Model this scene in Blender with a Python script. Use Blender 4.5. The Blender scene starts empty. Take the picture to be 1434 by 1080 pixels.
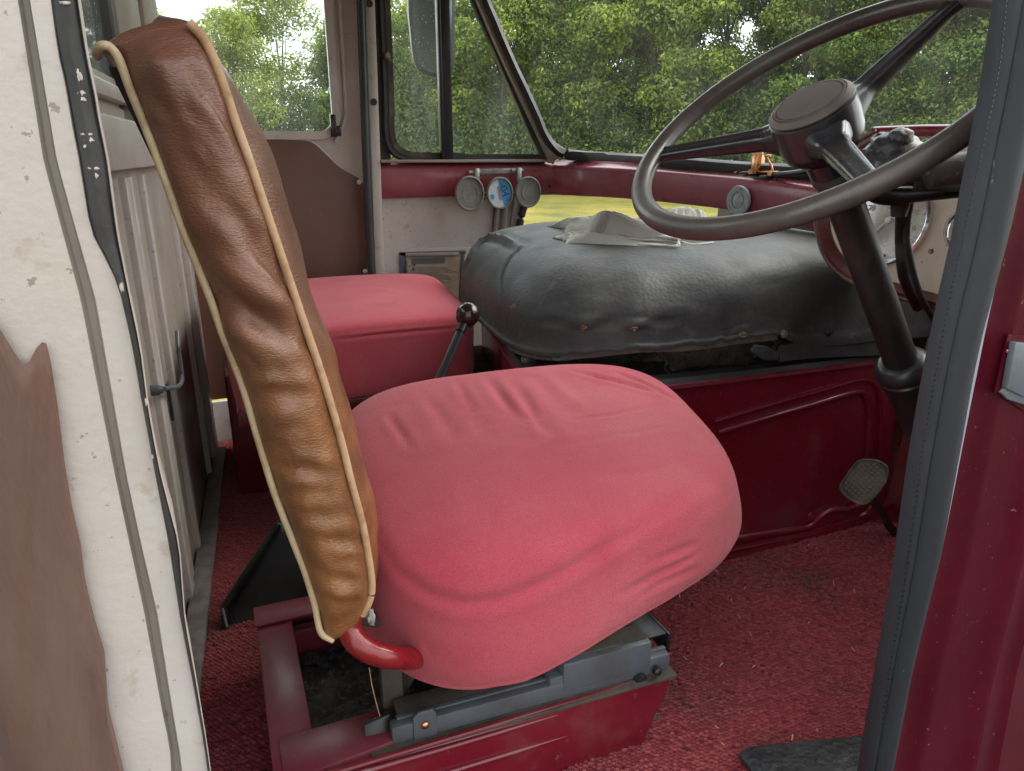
import bpy, bmesh, math, random
import numpy as np
from mathutils import Vector, Matrix, noise as mnoise
from mathutils.bvhtree import BVHTree
random.seed(7); RNG = np.random.default_rng(7)
S = bpy.context.scene; COL = S.collection
# ------------------------------------------------------------------ camera
PSI = math.radians(22.3); TH = math.radians(18.0); FPX = 1000.0; CX, CY = 717.0, 540.0
fw = np.array([math.sin(PSI)*math.cos(TH), math.cos(PSI)*math.cos(TH), -math.sin(TH)])
rt = np.array([math.cos(PSI), -math.sin(PSI), 0.0]); up = np.cross(rt, fw)
EYE = np.array([0, 0, .9])
cam = bpy.data.cameras.new('camera'); co = bpy.data.objects.new('camera', cam); COL.objects.link(co)
m = Matrix.Identity(4)
for i in range(3):
    m[i][0] = rt[i]; m[i][1] = up[i]; m[i][2] = -fw[i]; m[i][3] = EYE[i]
co.matrix_world = m
cam.sensor_width = 36; cam.lens = 36*FPX/1434; cam.clip_start = .02; cam.clip_end = 3000
S.camera = co
# ------------------------------------------------------------------ world + sun
W = bpy.data.worlds.new('World'); S.world = W; W.use_nodes = True
nt = W.node_tree; nt.nodes.clear()
SUN_EL, SUN_AZ = math.radians(44), math.radians(92)      # azimuth measured from +y towards +x
sky = nt.nodes.new('ShaderNodeTexSky'); sky.sky_type = 'NISHITA'; sky.sun_disc = False
sky.sun_elevation = SUN_EL; sky.sun_rotation = SUN_AZ; sky.air_density = 1.6; sky.dust_density = 4.0; sky.ozone_density = 1.0
tc = nt.nodes.new('ShaderNodeTexCoord'); mp = nt.nodes.new('ShaderNodeMapping'); mp.inputs['Scale'].default_value = (1, 1, 2.2)
nz = nt.nodes.new('ShaderNodeTexNoise'); nz.inputs['Scale'].default_value = 2.4; nz.inputs['Detail'].default_value = 7
rp = nt.nodes.new('ShaderNodeValToRGB'); rp.color_ramp.elements[0].position = .30; rp.color_ramp.elements[1].position = .52
mx = nt.nodes.new('ShaderNodeMix'); mx.data_type = 'RGBA'
mx.inputs[7].default_value = (12.5, 12.8, 13.2, 1)
bg = nt.nodes.new('ShaderNodeBackground'); wo = nt.nodes.new('ShaderNodeOutputWorld'); bg.inputs['Strength'].default_value = .15
L = nt.links.new
L(tc.outputs['Generated'], mp.inputs['Vector']); L(mp.outputs[0], nz.inputs['Vector']); L(nz.outputs['Fac'], rp.inputs[0])
sx_ = nt.nodes.new('ShaderNodeSeparateXYZ'); mr_w = nt.nodes.new('ShaderNodeMapRange'); mr_w.inputs['From Min'].default_value = -1; mr_w.inputs['From Max'].default_value = .5
mr_w.inputs['To Min'].default_value = .55; mr_w.inputs['To Max'].default_value = 1.12; L(tc.outputs['Generated'], sx_.inputs[0]); L(sx_.outputs['Y'], mr_w.inputs[0])  # clouds dimmed behind the camera to weaken light through the doorway
vm = nt.nodes.new('ShaderNodeVectorMath'); vm.operation = 'SCALE'; vm.inputs[0].default_value = (12.5, 12.8, 13.2); L(mr_w.outputs[0], vm.inputs['Scale']); L(vm.outputs[0], mx.inputs[7])
L(rp.outputs[0], mx.inputs[0]); L(sky.outputs[0], mx.inputs[6]); L(mx.outputs[2], bg.inputs[0]); L(bg.outputs[0], wo.inputs[0])
sl = bpy.data.lights.new('sun', 'SUN'); sl.energy = 1.2; sl.angle = math.radians(38); sl.color = (1, .96, .9)
so = bpy.data.objects.new('sun', sl); COL.objects.link(so)
sd = Vector((math.sin(SUN_AZ)*math.cos(SUN_EL), math.cos(SUN_AZ)*math.cos(SUN_EL), math.sin(SUN_EL)))
so.rotation_euler = sd.to_track_quat('Z', 'Y').to_euler(); so.location = (0, -3, 6)
S.view_settings.view_transform = 'Standard'; S.view_settings.look = 'None'
S.view_settings.gamma = 1; S.view_settings.use_curve_mapping = False
S.view_settings.exposure = .95
S.cycles.max_bounces = 10; S.cycles.transparent_max_bounces = 16

# ------------------------------------------------------------------ helpers
def at(px, py, x=None, y=None, z=None):
    d = fw+rt*(px-CX)/FPX+up*(CY-py)/FPX
    t = x/d[0] if x is not None else y/d[1] if y is not None else (z-EYE[2])/d[2]
    return EYE+d*t
def atp(px, py, p0, n):
    d = fw+rt*(px-CX)/FPX+up*(CY-py)/FPX
    n = np.array(n, float); return EYE+d*(np.dot(np.array(p0)-EYE, n)/np.dot(d, n))
WO = {}
def tag(o, label=None, cat=None, group=None, kind=None):
    if label: o['label'] = label
    if cat: o['category'] = cat
    if group: o['group'] = group
    if kind: o['kind'] = kind
    return o
def thing(name, loc, label, cat, group=None):
    o = bpy.data.objects.new(name, None); COL.objects.link(o); o.location = loc
    o.empty_display_size = .1; WO[o.name] = np.array(loc, float)
    return tag(o, label, cat, group)
def mesh_of(name, V, F, mat, smooth=True):
    V = np.asarray(V, np.float32); me = bpy.data.meshes.new(name)
    if isinstance(F, np.ndarray):
        k = F.shape[1]; me.vertices.add(len(V)); me.vertices.foreach_set('co', V.ravel())
        me.loops.add(F.size); me.loops.foreach_set('vertex_index', F.ravel().astype(np.int32))
        me.polygons.add(len(F)); me.polygons.foreach_set('loop_start', np.arange(0, F.size, k, dtype=np.int32))
        me.polygons.foreach_set('loop_total', np.full(len(F), k, np.int32)); me.update(calc_edges=True); me.validate()
    else:
        me.from_pydata(V.tolist(), [], [list(f) for f in F]); me.validate(); me.update()
    if mat: me.materials.append(mat)
    if smooth:
        me.polygons.foreach_set('use_smooth', [True]*len(me.polygons))
        try: me.set_sharp_from_angle(angle=math.radians(smooth if smooth is not True else 42))
        except Exception: pass
    return me
def fixn(me):
    b = bmesh.new(); b.from_mesh(me); bmesh.ops.recalc_face_normals(b, faces=b.faces); b.to_mesh(me); b.free()
def part(name, g, mat, parent=None, label=None, smooth=True, recalc=True):
    V, F = g; V = np.asarray(V, float)
    if parent is None:
        lo, hi = V.min(0), V.max(0); off = np.array([(lo[0]+hi[0])/2, (lo[1]+hi[1])/2, lo[2]])
    else: off = WO[parent.name]
    me = mesh_of(name, V-off, F, mat, False)
    if recalc and len(F) < 80000: fixn(me)
    if smooth:
        me.polygons.foreach_set('use_smooth', [True]*len(me.polygons))
        me.set_sharp_from_angle(angle=math.radians(smooth if smooth is not True else 42))
    o = bpy.data.objects.new(name, me); COL.objects.link(o)
    if parent is None: o.location = off
    else: o.parent = parent
    WO[o.name] = off
    if label: o['label'] = label
    return o
def solo(name, g, mat, label=None, cat=None, group=None, kind=None, **k):
    return tag(part(name, g, mat, None, **k), label, cat, group, kind)
def join(*gs):
    V = []; F = []; n = 0
    for v, f in gs:
        V.append(np.asarray(v, float)); F += [tuple(int(i)+n for i in q) for q in f]; n += len(v)
    return np.concatenate(V), F
def bmg(bm):
    bm.verts.ensure_lookup_table(); bm.verts.index_update()
    r = (np.array([v.co[:] for v in bm.verts]), [tuple(v.index for v in f.verts) for f in bm.faces]); bm.free(); return r
def basis(d, ref=(0, 0, 1)):
    d = np.array(d, float); d /= np.linalg.norm(d); r = np.array(ref, float)
    if abs(d@r) > .97: r = np.array([1., 0, 0]) if abs(d[0]) < .9 else np.array([0, 1., 0])
    a = np.cross(r, d); a /= np.linalg.norm(a); return a, np.cross(d, a), d
def box(c, s, ax=None, bev=0.0, seg=2):
    """box centred at c, size s, axes rows ax"""
    bm = bmesh.new(); bmesh.ops.create_cube(bm, size=1)
    for v in bm.verts: v.co = Vector((v.co.x*s[0], v.co.y*s[1], v.co.z*s[2]))
    if bev: bmesh.ops.bevel(bm, geom=bm.edges[:], offset=bev, segments=seg, affect='EDGES', profile=.5)
    V, F = bmg(bm)
    if ax is not None: V = V@np.array(ax, float)
    return V+np.array(c, float), F
def bar(p, q, w, h, bev=.001, ref=(0, 0, 1), seg=2):
    p = np.array(p, float); q = np.array(q, float); a, b, d = basis(q-p, ref)
    return box((p+q)/2, (w, h, np.linalg.norm(q-p)), (a, b, d), bev, seg)
def prism(pts, d, bev=0.0, seg=2):
    """closed polygon (3D pts) extruded by vector d"""
    bm = bmesh.new(); vs = [bm.verts.new(Vector(p)) for p in pts]; f = bm.faces.new(vs)
    r = bmesh.ops.extrude_face_region(bm, geom=[f])
    for e in r['geom']:
        if isinstance(e, bmesh.types.BMVert): e.co += Vector(d)
    bmesh.ops.recalc_face_normals(bm, faces=bm.faces)
    if bev: bmesh.ops.bevel(bm, geom=bm.edges[:], offset=bev, segments=seg, affect='EDGES', profile=.5, clamp_overlap=True)
    bmesh.ops.triangulate(bm, faces=[f for f in bm.faces if len(f.verts) > 4])
    return bmg(bm)
def crom(P, n, closed=False):
    """catmull-rom resample"""
    P = np.asarray(P, float); k = len(P)
    if closed: Q = np.concatenate([P[-1:], P, P[:2]]); segs = k
    else: Q = np.concatenate([2*P[:1]-P[1:2], P, 2*P[-1:]-P[-2:-1]]); segs = k-1
    T = np.linspace(0, segs, n, endpoint=not closed); out = []
    for t in T:
        i = min(int(t), segs-1); u = t-i; a, b, c, d = Q[i:i+4]
        out.append(.5*((2*b)+(-a+c)*u+(2*a-5*b+4*c-d)*u*u+(-a+3*b-3*c+d)*u**3))
    return np.array(out)
def arcl(P, n):
    P = np.asarray(P, float); d = np.r_[0, np.cumsum(np.linalg.norm(np.diff(P, axis=0), axis=1))]
    T = np.linspace(0, d[-1], n); return np.stack([np.interp(T, d, P[:, i]) for i in range(P.shape[1])], 1)
def grid_faces(nr, nc, wrap=False):
    F = []
    for i in range(nr-1):
        for j in range(nc if wrap else nc-1):
            k = (j+1) % nc; F.append((i*nc+j, i*nc+k, (i+1)*nc+k, (i+1)*nc+j))
    return F
def sweep(path, prof, ref=(0, 0, 1), closed=False, caps=True, scale=None):
    """closed 2D profile (a,b) swept along path with a frame kept near ref"""
    P = np.asarray(path, float); n = len(P); prof = np.asarray(prof, float); k = len(prof); V = []
    for i in range(n):
        d = P[(i+1) % n]-P[i-1] if closed else P[min(i+1, n-1)]-P[max(i-1, 0)]
        a, b, _ = basis(d, ref); s = 1 if scale is None else scale[i]
        V += [P[i]+a*u*s+b*v*s for u, v in prof]
    F = grid_faces(n, k, True)
    if closed: F += [((n-1)*k+j, (n-1)*k+(j+1) % k, (j+1) % k, j) for j in range(k)]
    elif caps: F += [tuple(range(k))[::-1], tuple((n-1)*k+j for j in range(k))]
    return np.array(V), F
def circ(r, n=12, sy=1):
    return [(r*math.cos(2*math.pi*i/n), sy*r*math.sin(2*math.pi*i/n)) for i in range(n)]
def tube(path, r, n=12, closed=False, scale=None, ref=(0, 0, 1)): return sweep(path, circ(r, n), ref, closed, True, scale)
def lathe(prof, c, d, n=32, ref=(0, 0, 1)):
    """prof = (radius, distance along d) ; capped when radius 0"""
    a, b, d = basis(d, ref); V = []
    for r, h in prof:
        V += [np.array(c)+d*h+(a*math.cos(t)+b*math.sin(t))*max(r, 1e-5) for t in np.linspace(0, 2*math.pi, n, endpoint=False)]
    F = grid_faces(len(prof), n, True); F += [tuple(range(n)), tuple(range((len(prof)-1)*n, len(prof)*n))]
    return np.array(V), F
def vn(x, y, seed=0):
    """numpy value noise 0..1"""
    x = np.asarray(x, float); y = np.asarray(y, float); xi = np.floor(x).astype(np.int64); yi = np.floor(y).astype(np.int64)
    fx = x-xi; fy = y-yi; fx = fx*fx*(3-2*fx); fy = fy*fy*(3-2*fy)
    def h(a, b):
        n = (a*374761393+b*668265263+seed*982451653) & 0xffffffff; n = ((n ^ (n >> 13))*1274126177) & 0xffffffff
        return ((n ^ (n >> 16)) & 0xffff)/65535.
    return (h(xi, yi)*(1-fx)+h(xi+1, yi)*fx)*(1-fy)+(h(xi, yi+1)*(1-fx)+h(xi+1, yi+1)*fx)*fy
def fbm(x, y, seed=0, o=3):
    s = 0; a = .5; t = 0
    for i in range(o): s = s+a*vn(np.asarray(x)*2**i, np.asarray(y)*2**i, seed+i); t += a; a *= .5
    return s/t
def bvh_of(o):
    off = WO[o.name]; me = o.data
    return BVHTree.FromPolygons([Vector(v.co)+Vector(off) for v in me.vertices], [tuple(p.vertices) for p in me.polygons])
def hit(px, py, bvh):
    d = Vector(fw+rt*(px-CX)/FPX+up*(CY-py)/FPX).normalized()
    l, n, i, t = bvh.ray_cast(Vector(EYE), d)
    if l is None: return None, None
    n = n if n.dot(d) < 0 else -n
    return np.array(l), np.array(n)
def text_g(s, size, c, right, upv, depth=.0006, space=1):
    cu = bpy.data.curves.new('t', 'FONT'); cu.body = s; cu.size = size; cu.extrude = depth; cu.align_x = 'CENTER'; cu.align_y = 'CENTER'; cu.resolution_u = 3; cu.space_character = space
    o = bpy.data.objects.new('t', cu); COL.objects.link(o); bpy.context.view_layer.update()
    me = bpy.data.meshes.new_from_object(o.evaluated_get(bpy.context.evaluated_depsgraph_get()))
    V = np.array([v.co[:] for v in me.vertices]); F = [tuple(p.vertices) for p in me.polygons]
    bpy.data.objects.remove(o); bpy.data.meshes.remove(me)
    right = np.array(right, float); right /= np.linalg.norm(right); upv = np.array(upv, float); upv -= right*(upv@right); upv /= np.linalg.norm(upv)
    n = np.cross(right, upv)
    return np.array(c)+V[:, :1]*right+V[:, 1:2]*upv+V[:, 2:3]*n, F

# ------------------------------------------------------------------ materials
def M(name, col, rough=.5, metal=0, vary=(), bumps=(), coat=0, rvar=.12, spec=.5, sheen=0, coatr=.08, stretch=None):
    """vary: (colour, noise scale, lo, hi, amount) layers ; bumps: (kind, scale, distance)"""
    ma = bpy.data.materials.new(name); ma.use_nodes = True; t = ma.node_tree; N = t.nodes; l = t.links.new
    p = N['Principled BSDF']; p.inputs['Metallic'].default_value = metal; p.inputs['Specular IOR Level'].default_value = spec
    p.inputs['Coat Weight'].default_value = coat; p.inputs['Coat Roughness'].default_value = coatr
    p.inputs['Sheen Weight'].default_value = sheen; p.inputs['Sheen Roughness'].default_value = .6
    tc = N.new('ShaderNodeTexCoord'); vec = tc.outputs['Object']
    if stretch:
        mp = N.new('ShaderNodeMapping'); mp.inputs['Scale'].default_value = stretch; l(vec, mp.inputs[0]); vec = mp.outputs[0]
    rgb = N.new('ShaderNodeRGB'); rgb.outputs[0].default_value = (*col, 1); cur = rgb.outputs[0]
    for (c, sc, lo, hi, amt) in vary:
        n = N.new('ShaderNodeTexNoise'); n.inputs['Scale'].default_value = sc; n.inputs['Detail'].default_value = 6; n.inputs['Roughness'].default_value = .6
        mr = N.new('ShaderNodeMapRange'); mr.inputs['From Min'].default_value = lo; mr.inputs['From Max'].default_value = hi; mr.inputs['To Max'].default_value = amt
        x = N.new('ShaderNodeMix'); x.data_type = 'RGBA'; x.inputs[7].default_value = (*c, 1)
        l(tc.outputs['Object'] if sc > 1e4 else vec, n.inputs['Vector']); l(n.outputs['Fac'], mr.inputs[0]); l(mr.outputs[0], x.inputs[0]); l(cur, x.inputs[6]); cur = x.outputs[2]
    l(cur, p.inputs['Base Color'])
    n = N.new('ShaderNodeTexNoise'); n.inputs['Scale'].default_value = 9; n.inputs['Detail'].default_value = 8; l(vec, n.inputs['Vector'])
    mr = N.new('ShaderNodeMapRange'); mr.inputs['From Min'].default_value = .3; mr.inputs['From Max'].default_value = .7
    mr.inputs['To Min'].default_value = max(0, rough-rvar); mr.inputs['To Max'].default_value = min(1, rough+rvar); l(n.outputs['Fac'], mr.inputs[0]); l(mr.outputs[0], p.inputs['Roughness'])
    prev = None
    for (kind, sc, dist) in bumps:
        if kind == 'v': n = N.new('ShaderNodeTexVoronoi'); n.inputs['Scale'].default_value = sc; o = n.outputs['Distance']
        elif kind == 'w':
            n = N.new('ShaderNodeTexWave'); n.inputs['Scale'].default_value = sc; n.inputs['Distortion'].default_value = 1.5; o = n.outputs['Fac']
        else: n = N.new('ShaderNodeTexNoise'); n.inputs['Scale'].default_value = sc; n.inputs['Detail'].default_value = 5; o = n.outputs['Fac']
        l(vec if kind != 'o' else tc.outputs['Object'], n.inputs['Vector'])
        b = N.new('ShaderNodeBump'); b.inputs['Distance'].default_value = dist; l(o, b.inputs['Height'])
        if prev: l(prev, b.inputs['Normal'])
        prev = b.outputs[0]
    if prev: l(prev, p.inputs['Normal'])
    return ma
DUST = (.30, .26, .22)
m_cream = M('cream_paint', (.47, .425, .395), .42, vary=(((.42, .365, .31), 3, .45, .7, .7), ((.20, .15, .11), 95, .645, .67, .75), ((.33, .27, .21), 26, .60, .66, .6), ((.38, .31, .25), 9, .56, .72, .5)), bumps=(('n', 30, .0012), ('n', 220, .0003)), coat=.2)
m_creamd = M('cream_paint_aged_shaded', (.33, .285, .245), .5, vary=(((.24, .20, .165), 4, .45, .7, .7), ((.20, .15, .12), 60, .62, .68, .7)), bumps=(('n', 40, .001),))  # worn cream, base darkened to carry the shade on the bulkhead
m_creamp = M('cream_instrument_panel', (.62, .53, .42), .45, vary=(((.45, .33, .21), 14, .5, .72, .6), ((.22, .09, .03), 70, .66, .7, .8)), bumps=(('n', 50, .0005),))
m_maroon = M('maroon_gloss_paint', (.16, .007, .017), .30, vary=(((.21, .014, .028), 4, .4, .7, .7), ((.30, .16, .14), 90, .66, .70, .45), ((.20, .09, .08), 7, .56, .72, .45)), bumps=(('n', 14, .0012), ('n', 260, .00012)), coat=.6, coatr=.12)
m_marout = M('maroon_door_frame_paint', (.055, .0015, .007), .45, vary=(((.085, .004, .014), 5, .4, .7, .8), ((.22, .14, .13), 120, .67, .70, .6), ((.05, .01, .01), 3, .55, .7, .4)), bumps=(('n', 18, .001), ('n', 300, .0002)), coat=.05, coatr=.3, spec=.14)
m_mardust = M('maroon_dusty_paint', (.17, .012, .030), .42, vary=(((.27, .09, .10), 5, .4, .72, .7), ((.35, .26, .22), 120, .66, .72, .5)), bumps=(('n', 20, .0012),), coat=.25, coatr=.25)
m_dash = M('maroon_dashboard_paint', (.24, .040, .058), .30, vary=(((.36, .13, .15), 5, .45, .75, .6), ((.38, .2, .2), 80, .68, .74, .4)), bumps=(('n', 12, .0022), ('n', 200, .0002)), coat=.5, coatr=.12)
m_dkbrown = M('dark_brown_channel', (.035, .026, .02), .6, vary=(((.13, .10, .07), 14, .5, .7, .7),), bumps=(('n', 60, .0006),))
m_binn = M('brown_binnacle_paint', (.09, .018, .018), .45, vary=(((.22, .11, .08), 9, .45, .7, .7), ((.32, .22, .15), 60, .64, .7, .6)), bumps=(('n', 60, .0006),))
m_rubber = M('black_rubber', (.022, .022, .024), .5, vary=(((.07, .068, .066), 6, .45, .75, .7), ((.16, .15, .14), 110, .7, .75, .5)), bumps=(('n', 70, .0008),))
m_fabseal = M('black_fabric_seal', (.010, .011, .015), .55, vary=(((.030, .034, .044), 5, .4, .75, .8), ((.22, .22, .22), 140, .7, .75, .6)), bumps=(('n', 160, .0006), ('n', 14, .001)), stretch=(1, 1, .25))
m_pale = M('worn_pale_seal_edge', (.30, .31, .38), .5, vary=(((.12, .12, .17), 16, .45, .7, .8),), bumps=(('n', 60, .0008),), stretch=(1, 1, .3))
m_flaky = M('flaking_black_seal', (.016, .016, .016), .6, vary=(((.06, .055, .05), 12, .45, .7, .8), ((.45, .41, .34), 30, .665, .685, .9)), bumps=(('n', 60, .002),), stretch=(1, 1, .6))
m_vinyl = M('brown_vinyl', (.105, .058, .045), .45, vary=(((.165, .10, .082), 9, .42, .68, .8), ((.13, .055, .040), 14, .48, .7, .8), ((.07, .045, .04), 40, .58, .7, .5)), bumps=(('v', 500, .0003), ('n', 24, .0008)), stretch=(1, 1, .16))
m_trim = M('brown_hardboard_trim', (.105, .042, .027), .5, vary=(((.15, .072, .05), 4, .4, .7, .7), ((.30, .2, .16), 90, .68, .73, .4)), bumps=(('n', 300, .0002),))
m_piping = M('tan_piping', (.50, .31, .17), .6, vary=(((.30, .16, .08), 60, .45, .65, .7), ((.62, .46, .3), 20, .5, .7, .5)), bumps=(('n', 500, .0003),))
m_pipef = M('pale_worn_piping', (.60, .46, .28), .6, vary=(((.34, .24, .14), 30, .45, .65, .8),), bumps=(('n', 500, .0003),))
m_cloth = M('red_seat_cloth', (.42, .064, .088), .9, vary=(((.47, .115, .13), 3, .42, .68, .8), ((.34, .036, .056), 9, .5, .75, .4), ((.29, .030, .048), 650, .46, .60, .55), ((.50, .15, .15), 160, .70, .76, .5)), bumps=(('n', 700, .0007), ('n', 40, .0004)), sheen=.12, spec=.2)
m_clothd = M('red_seat_cloth_side', (.30, .014, .035), .85, vary=(((.36, .03, .055), 5, .4, .7, .8),), bumps=(('n', 900, .0004), ('n', 26, .002)), sheen=.2, spec=.2)
m_grey = M('grey_painted_steel', (.115, .13, .15), .45, vary=(((.07, .065, .06), 9, .45, .7, .8), ((.20, .14, .09), 70, .62, .7, .5)), bumps=(('n', 60, .0008),), coat=.1)
m_greyrust = M('dirty_steel_top', (.085, .07, .055), .8, vary=(((.045, .035, .03), 30, .4, .65, .9), ((.14, .12, .10), 9, .5, .7, .6)), bumps=(('n', 120, .001),))
m_black = M('black_metal', (.012, .013, .015), .35, vary=(((.04, .04, .04), 12, .5, .75, .6), ((.18, .16, .13), 130, .7, .75, .4)), bumps=(('n', 80, .0003),))
m_blackd = M('dark_dirt_and_shade', (.020, .018, .016), .9, vary=(((.08, .07, .06), 30, .5, .7, .8),), bumps=(('n', 60, .006),))  # near-black fill, also stands in for shade inside boxes and gaps
m_col = M('worn_black_column', (.018, .019, .021), .38, vary=(((.10, .085, .07), 7, .48, .75, .7), ((.22, .17, .12), 130, .68, .74, .5)), bumps=(('n', 90, .0005),), stretch=(1, 1, .6))
m_bake = M('worn_wheel_rim', (.060, .048, .042), .36, vary=(((.11, .095, .085), 6, .4, .7, .8), ((.03, .024, .022), 22, .55, .75, .5)), bumps=(('n', 30, .0008), ('n', 240, .0002)))
m_spoke = M('worn_black_spoke', (.018, .018, .022), .28, vary=(((.055, .05, .052), 10, .45, .75, .8), ((.2, .19, .18), 90, .68, .73, .5)), bumps=(('n', 50, .0006),), coat=.2)
m_cap = M('brown_horn_cap', (.085, .062, .054), .5, vary=(((.12, .095, .085), 9, .4, .7, .8),), bumps=(('n', 90, .0003),))
m_cast = M('chipped_black_casting', (.050, .050, .052), .42, vary=(((.11, .095, .085), 14, .42, .7, .8), ((.32, .36, .42), 22, .64, .68, .8)), bumps=(('n', 60, .0015),))
m_under = M('black_rubberised_cover', (.038, .039, .041), .62, vary=(((.12, .118, .112), 3.2, .42, .66, .85), ((.014, .014, .016), 6, .52, .75, .7), ((.17, .16, .145), 24, .58, .75, .4), ((.25, .23, .2), 90, .71, .75, .35)), bumps=(('n', 7, .0015), ('v', 110, .0006), ('n', 300, .0004)), coat=.04, coatr=.4)
m_scrim = M('rust_and_scrim', (.11, .10, .085), .8, vary=(((.12, .24, .20), 7, .54, .6, .8), ((.07, .04, .025), 25, .48, .62, .9)), bumps=(('n', 120, .002),))
m_wool = M('grey_insulation', (.16, .14, .115), .95, vary=(((.05, .045, .04), 14, .42, .6, .9), ((.26, .24, .19), 60, .55, .7, .7)), bumps=(('n', 90, .008),))
m_debris = M('grey_fluff', (.11, .10, .09), .95, vary=(((.03, .028, .025), 25, .4, .6, .9), ((.24, .22, .19), 110, .55, .68, .7)), bumps=(('n', 120, .006),))
m_rag = M('grey_rag_cloth', (.44, .43, .39), .9, vary=(((.33, .31, .28), 14, .4, .7, .7), ((.52, .50, .46), 500, .45, .6, .6)), bumps=(('n', 900, .0006), ('n', 60, .001)), sheen=.2, spec=.2)
m_alu = M('dull_aluminium', (.33, .33, .31), .45, metal=.55, vary=(((.22, .21, .18), 50, .45, .65, .8),), bumps=(('n', 150, .0003),))
m_greyp = M('grey_plastic', (.24, .24, .22), .5, vary=(((.17, .165, .14), 60, .4, .65, .9),), bumps=(('n', 200, .0004),))
m_vent = M('grey_blue_vent_paint', (.30, .33, .35), .45, vary=(((.40, .36, .30), 60, .5, .7, .7), ((.18, .19, .2), 90, .55, .65, .7)), bumps=(('n', 130, .0005),))
m_chrome = M('chrome', (.75, .77, .8), .12, metal=1, vary=(((.35, .33, .3), 80, .55, .7, .6),))
m_brass = M('copper_brass', (.75, .38, .20), .3, metal=1, vary=(((.3, .14, .07), 90, .5, .65, .8),))
m_dial = M('black_dial', (.02, .022, .024), .6, vary=(((.05, .05, .05), 30, .5, .7, .5),))
m_white = M('white_print', (.75, .74, .7), .6); m_blue = M('blue_print', (.05, .30, .62), .5, vary=(((.3, .5, .7), 120, .5, .65, .5),)); m_paper = M('paper_disc', (.62, .68, .72), .6, vary=(((.45, .5, .55), 60, .5, .7, .6),))
m_ink = M('blue_black_ink', (.02, .05, .16), .5)
m_red = M('red_print', (.5, .02, .03), .5)
m_screw = M('rusty_screw', (.10, .06, .042), .55, metal=.4, vary=(((.32, .27, .2), 300, .45, .6, .8),), bumps=(('n', 300, .0006),))
m_screww = M('white_screw', (.72, .70, .66), .4)
m_knob = M('dark_brown_knob', (.018, .008, .007), .22, coat=.25, coatr=.1, rvar=.03, spec=.35)
m_redtube = M('red_painted_tube', (.20, .006, .010), .35, vary=(((.20, .01, .014), 9, .45, .7, .7), ((.12, .05, .03), 60, .6, .7, .6)), bumps=(('n', 70, .0004),), coat=.3)
m_plate = M('aged_notice_plate', (.40, .33, .24), .5, vary=(((.24, .19, .13), 14, .4, .65, .7), ((.05, .035, .03), 70, .66, .69, .9)), bumps=(('n', 90, .0003),))
m_slate = M('slate_painted_frame', (.075, .085, .12), .5, vary=(((.14, .13, .13), 60, .5, .7, .6),))
m_mat = M('black_rubber_mat', (.02, .022, .026), .45, vary=(((.10, .11, .12), 20, .55, .7, .7), ((.02, .02, .02), 6, .4, .6, .6)), bumps=(('n', 40, .004), ('v', 120, .001)))
m_tread = M('worn_tread_rubber', (.12, .095, .06), .5, vary=(((.08, .07, .05), 60, .45, .65, .8),))
m_pedal = M('worn_pedal_rubber', (.045, .04, .034), .5, vary=(((.15, .12, .07), 30, .45, .65, .8),), bumps=(('n', 200, .0008),))
m_sill = M('grey_sill_strip', (.20, .18, .16), .7, vary=(((.10, .09, .08), 20, .42, .65, .9),), bumps=(('n', 80, .001),))

def leather():
    ma = M('brown_leather', (.16, .068, .042), .38, vary=(((.22, .095, .052), 5, .42, .68, .7), ((.085, .035, .025), 8, .52, .75, .6)), bumps=(('n', 30, .0004), ('v', 300, .0004), ('n', 150, .0006)), coat=.15, coatr=.22, rvar=.08, stretch=(1, 1, 2.4))
    t = ma.node_tree; N = t.nodes; l = t.links.new; p = N['Principled BSDF']
    src = p.inputs['Base Color'].links[0].from_socket
    tc = N.new('ShaderNodeTexCoord'); sx = N.new('ShaderNodeSeparateXYZ'); l(tc.outputs['Object'], sx.inputs[0])
    n = N.new('ShaderNodeTexNoise'); n.inputs['Scale'].default_value = 7; l(tc.outputs['Object'], n.inputs['Vector'])
    ad = N.new('ShaderNodeMath'); ad.operation = 'MULTIPLY_ADD'; l(n.outputs['Fac'], ad.inputs[0]); ad.inputs[1].default_value = -.35; l(sx.outputs['Z'], ad.inputs[2])
    mr = N.new('ShaderNodeMapRange'); mr.inputs['From Min'].default_value = .62; mr.inputs['From Max'].default_value = .22; l(ad.outputs[0], mr.inputs[0])
    x = N.new('ShaderNodeMix'); x.data_type = 'RGBA'; l(mr.outputs[0], x.inputs[0]); l(src, x.inputs[6])
    # worn tan lower part
    n2 = N.new('ShaderNodeTexNoise'); n2.inputs['Scale'].default_value = 26; n2.inputs['Detail'].default_value = 7; l(tc.outputs['Object'], n2.inputs['Vector'])
    cr = N.new('ShaderNodeValToRGB'); cr.color_ramp.elements[0].color = (.15, .062, .022, 1); cr.color_ramp.elements[1].color = (.29, .120, .040, 1)
    cr.color_ramp.elements[0].position = .35; cr.color_ramp.elements[1].position = .65
    l(n2.outputs['Fac'], cr.inputs[0]); l(cr.outputs[0], x.inputs[7]); l(x.outputs[2], p.inputs['Base Color'])
    return ma
m_leather = leather()
m_back = M('dark_back_vinyl', (.035, .025, .024), .6, bumps=(('n', 60, .001),))

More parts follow.
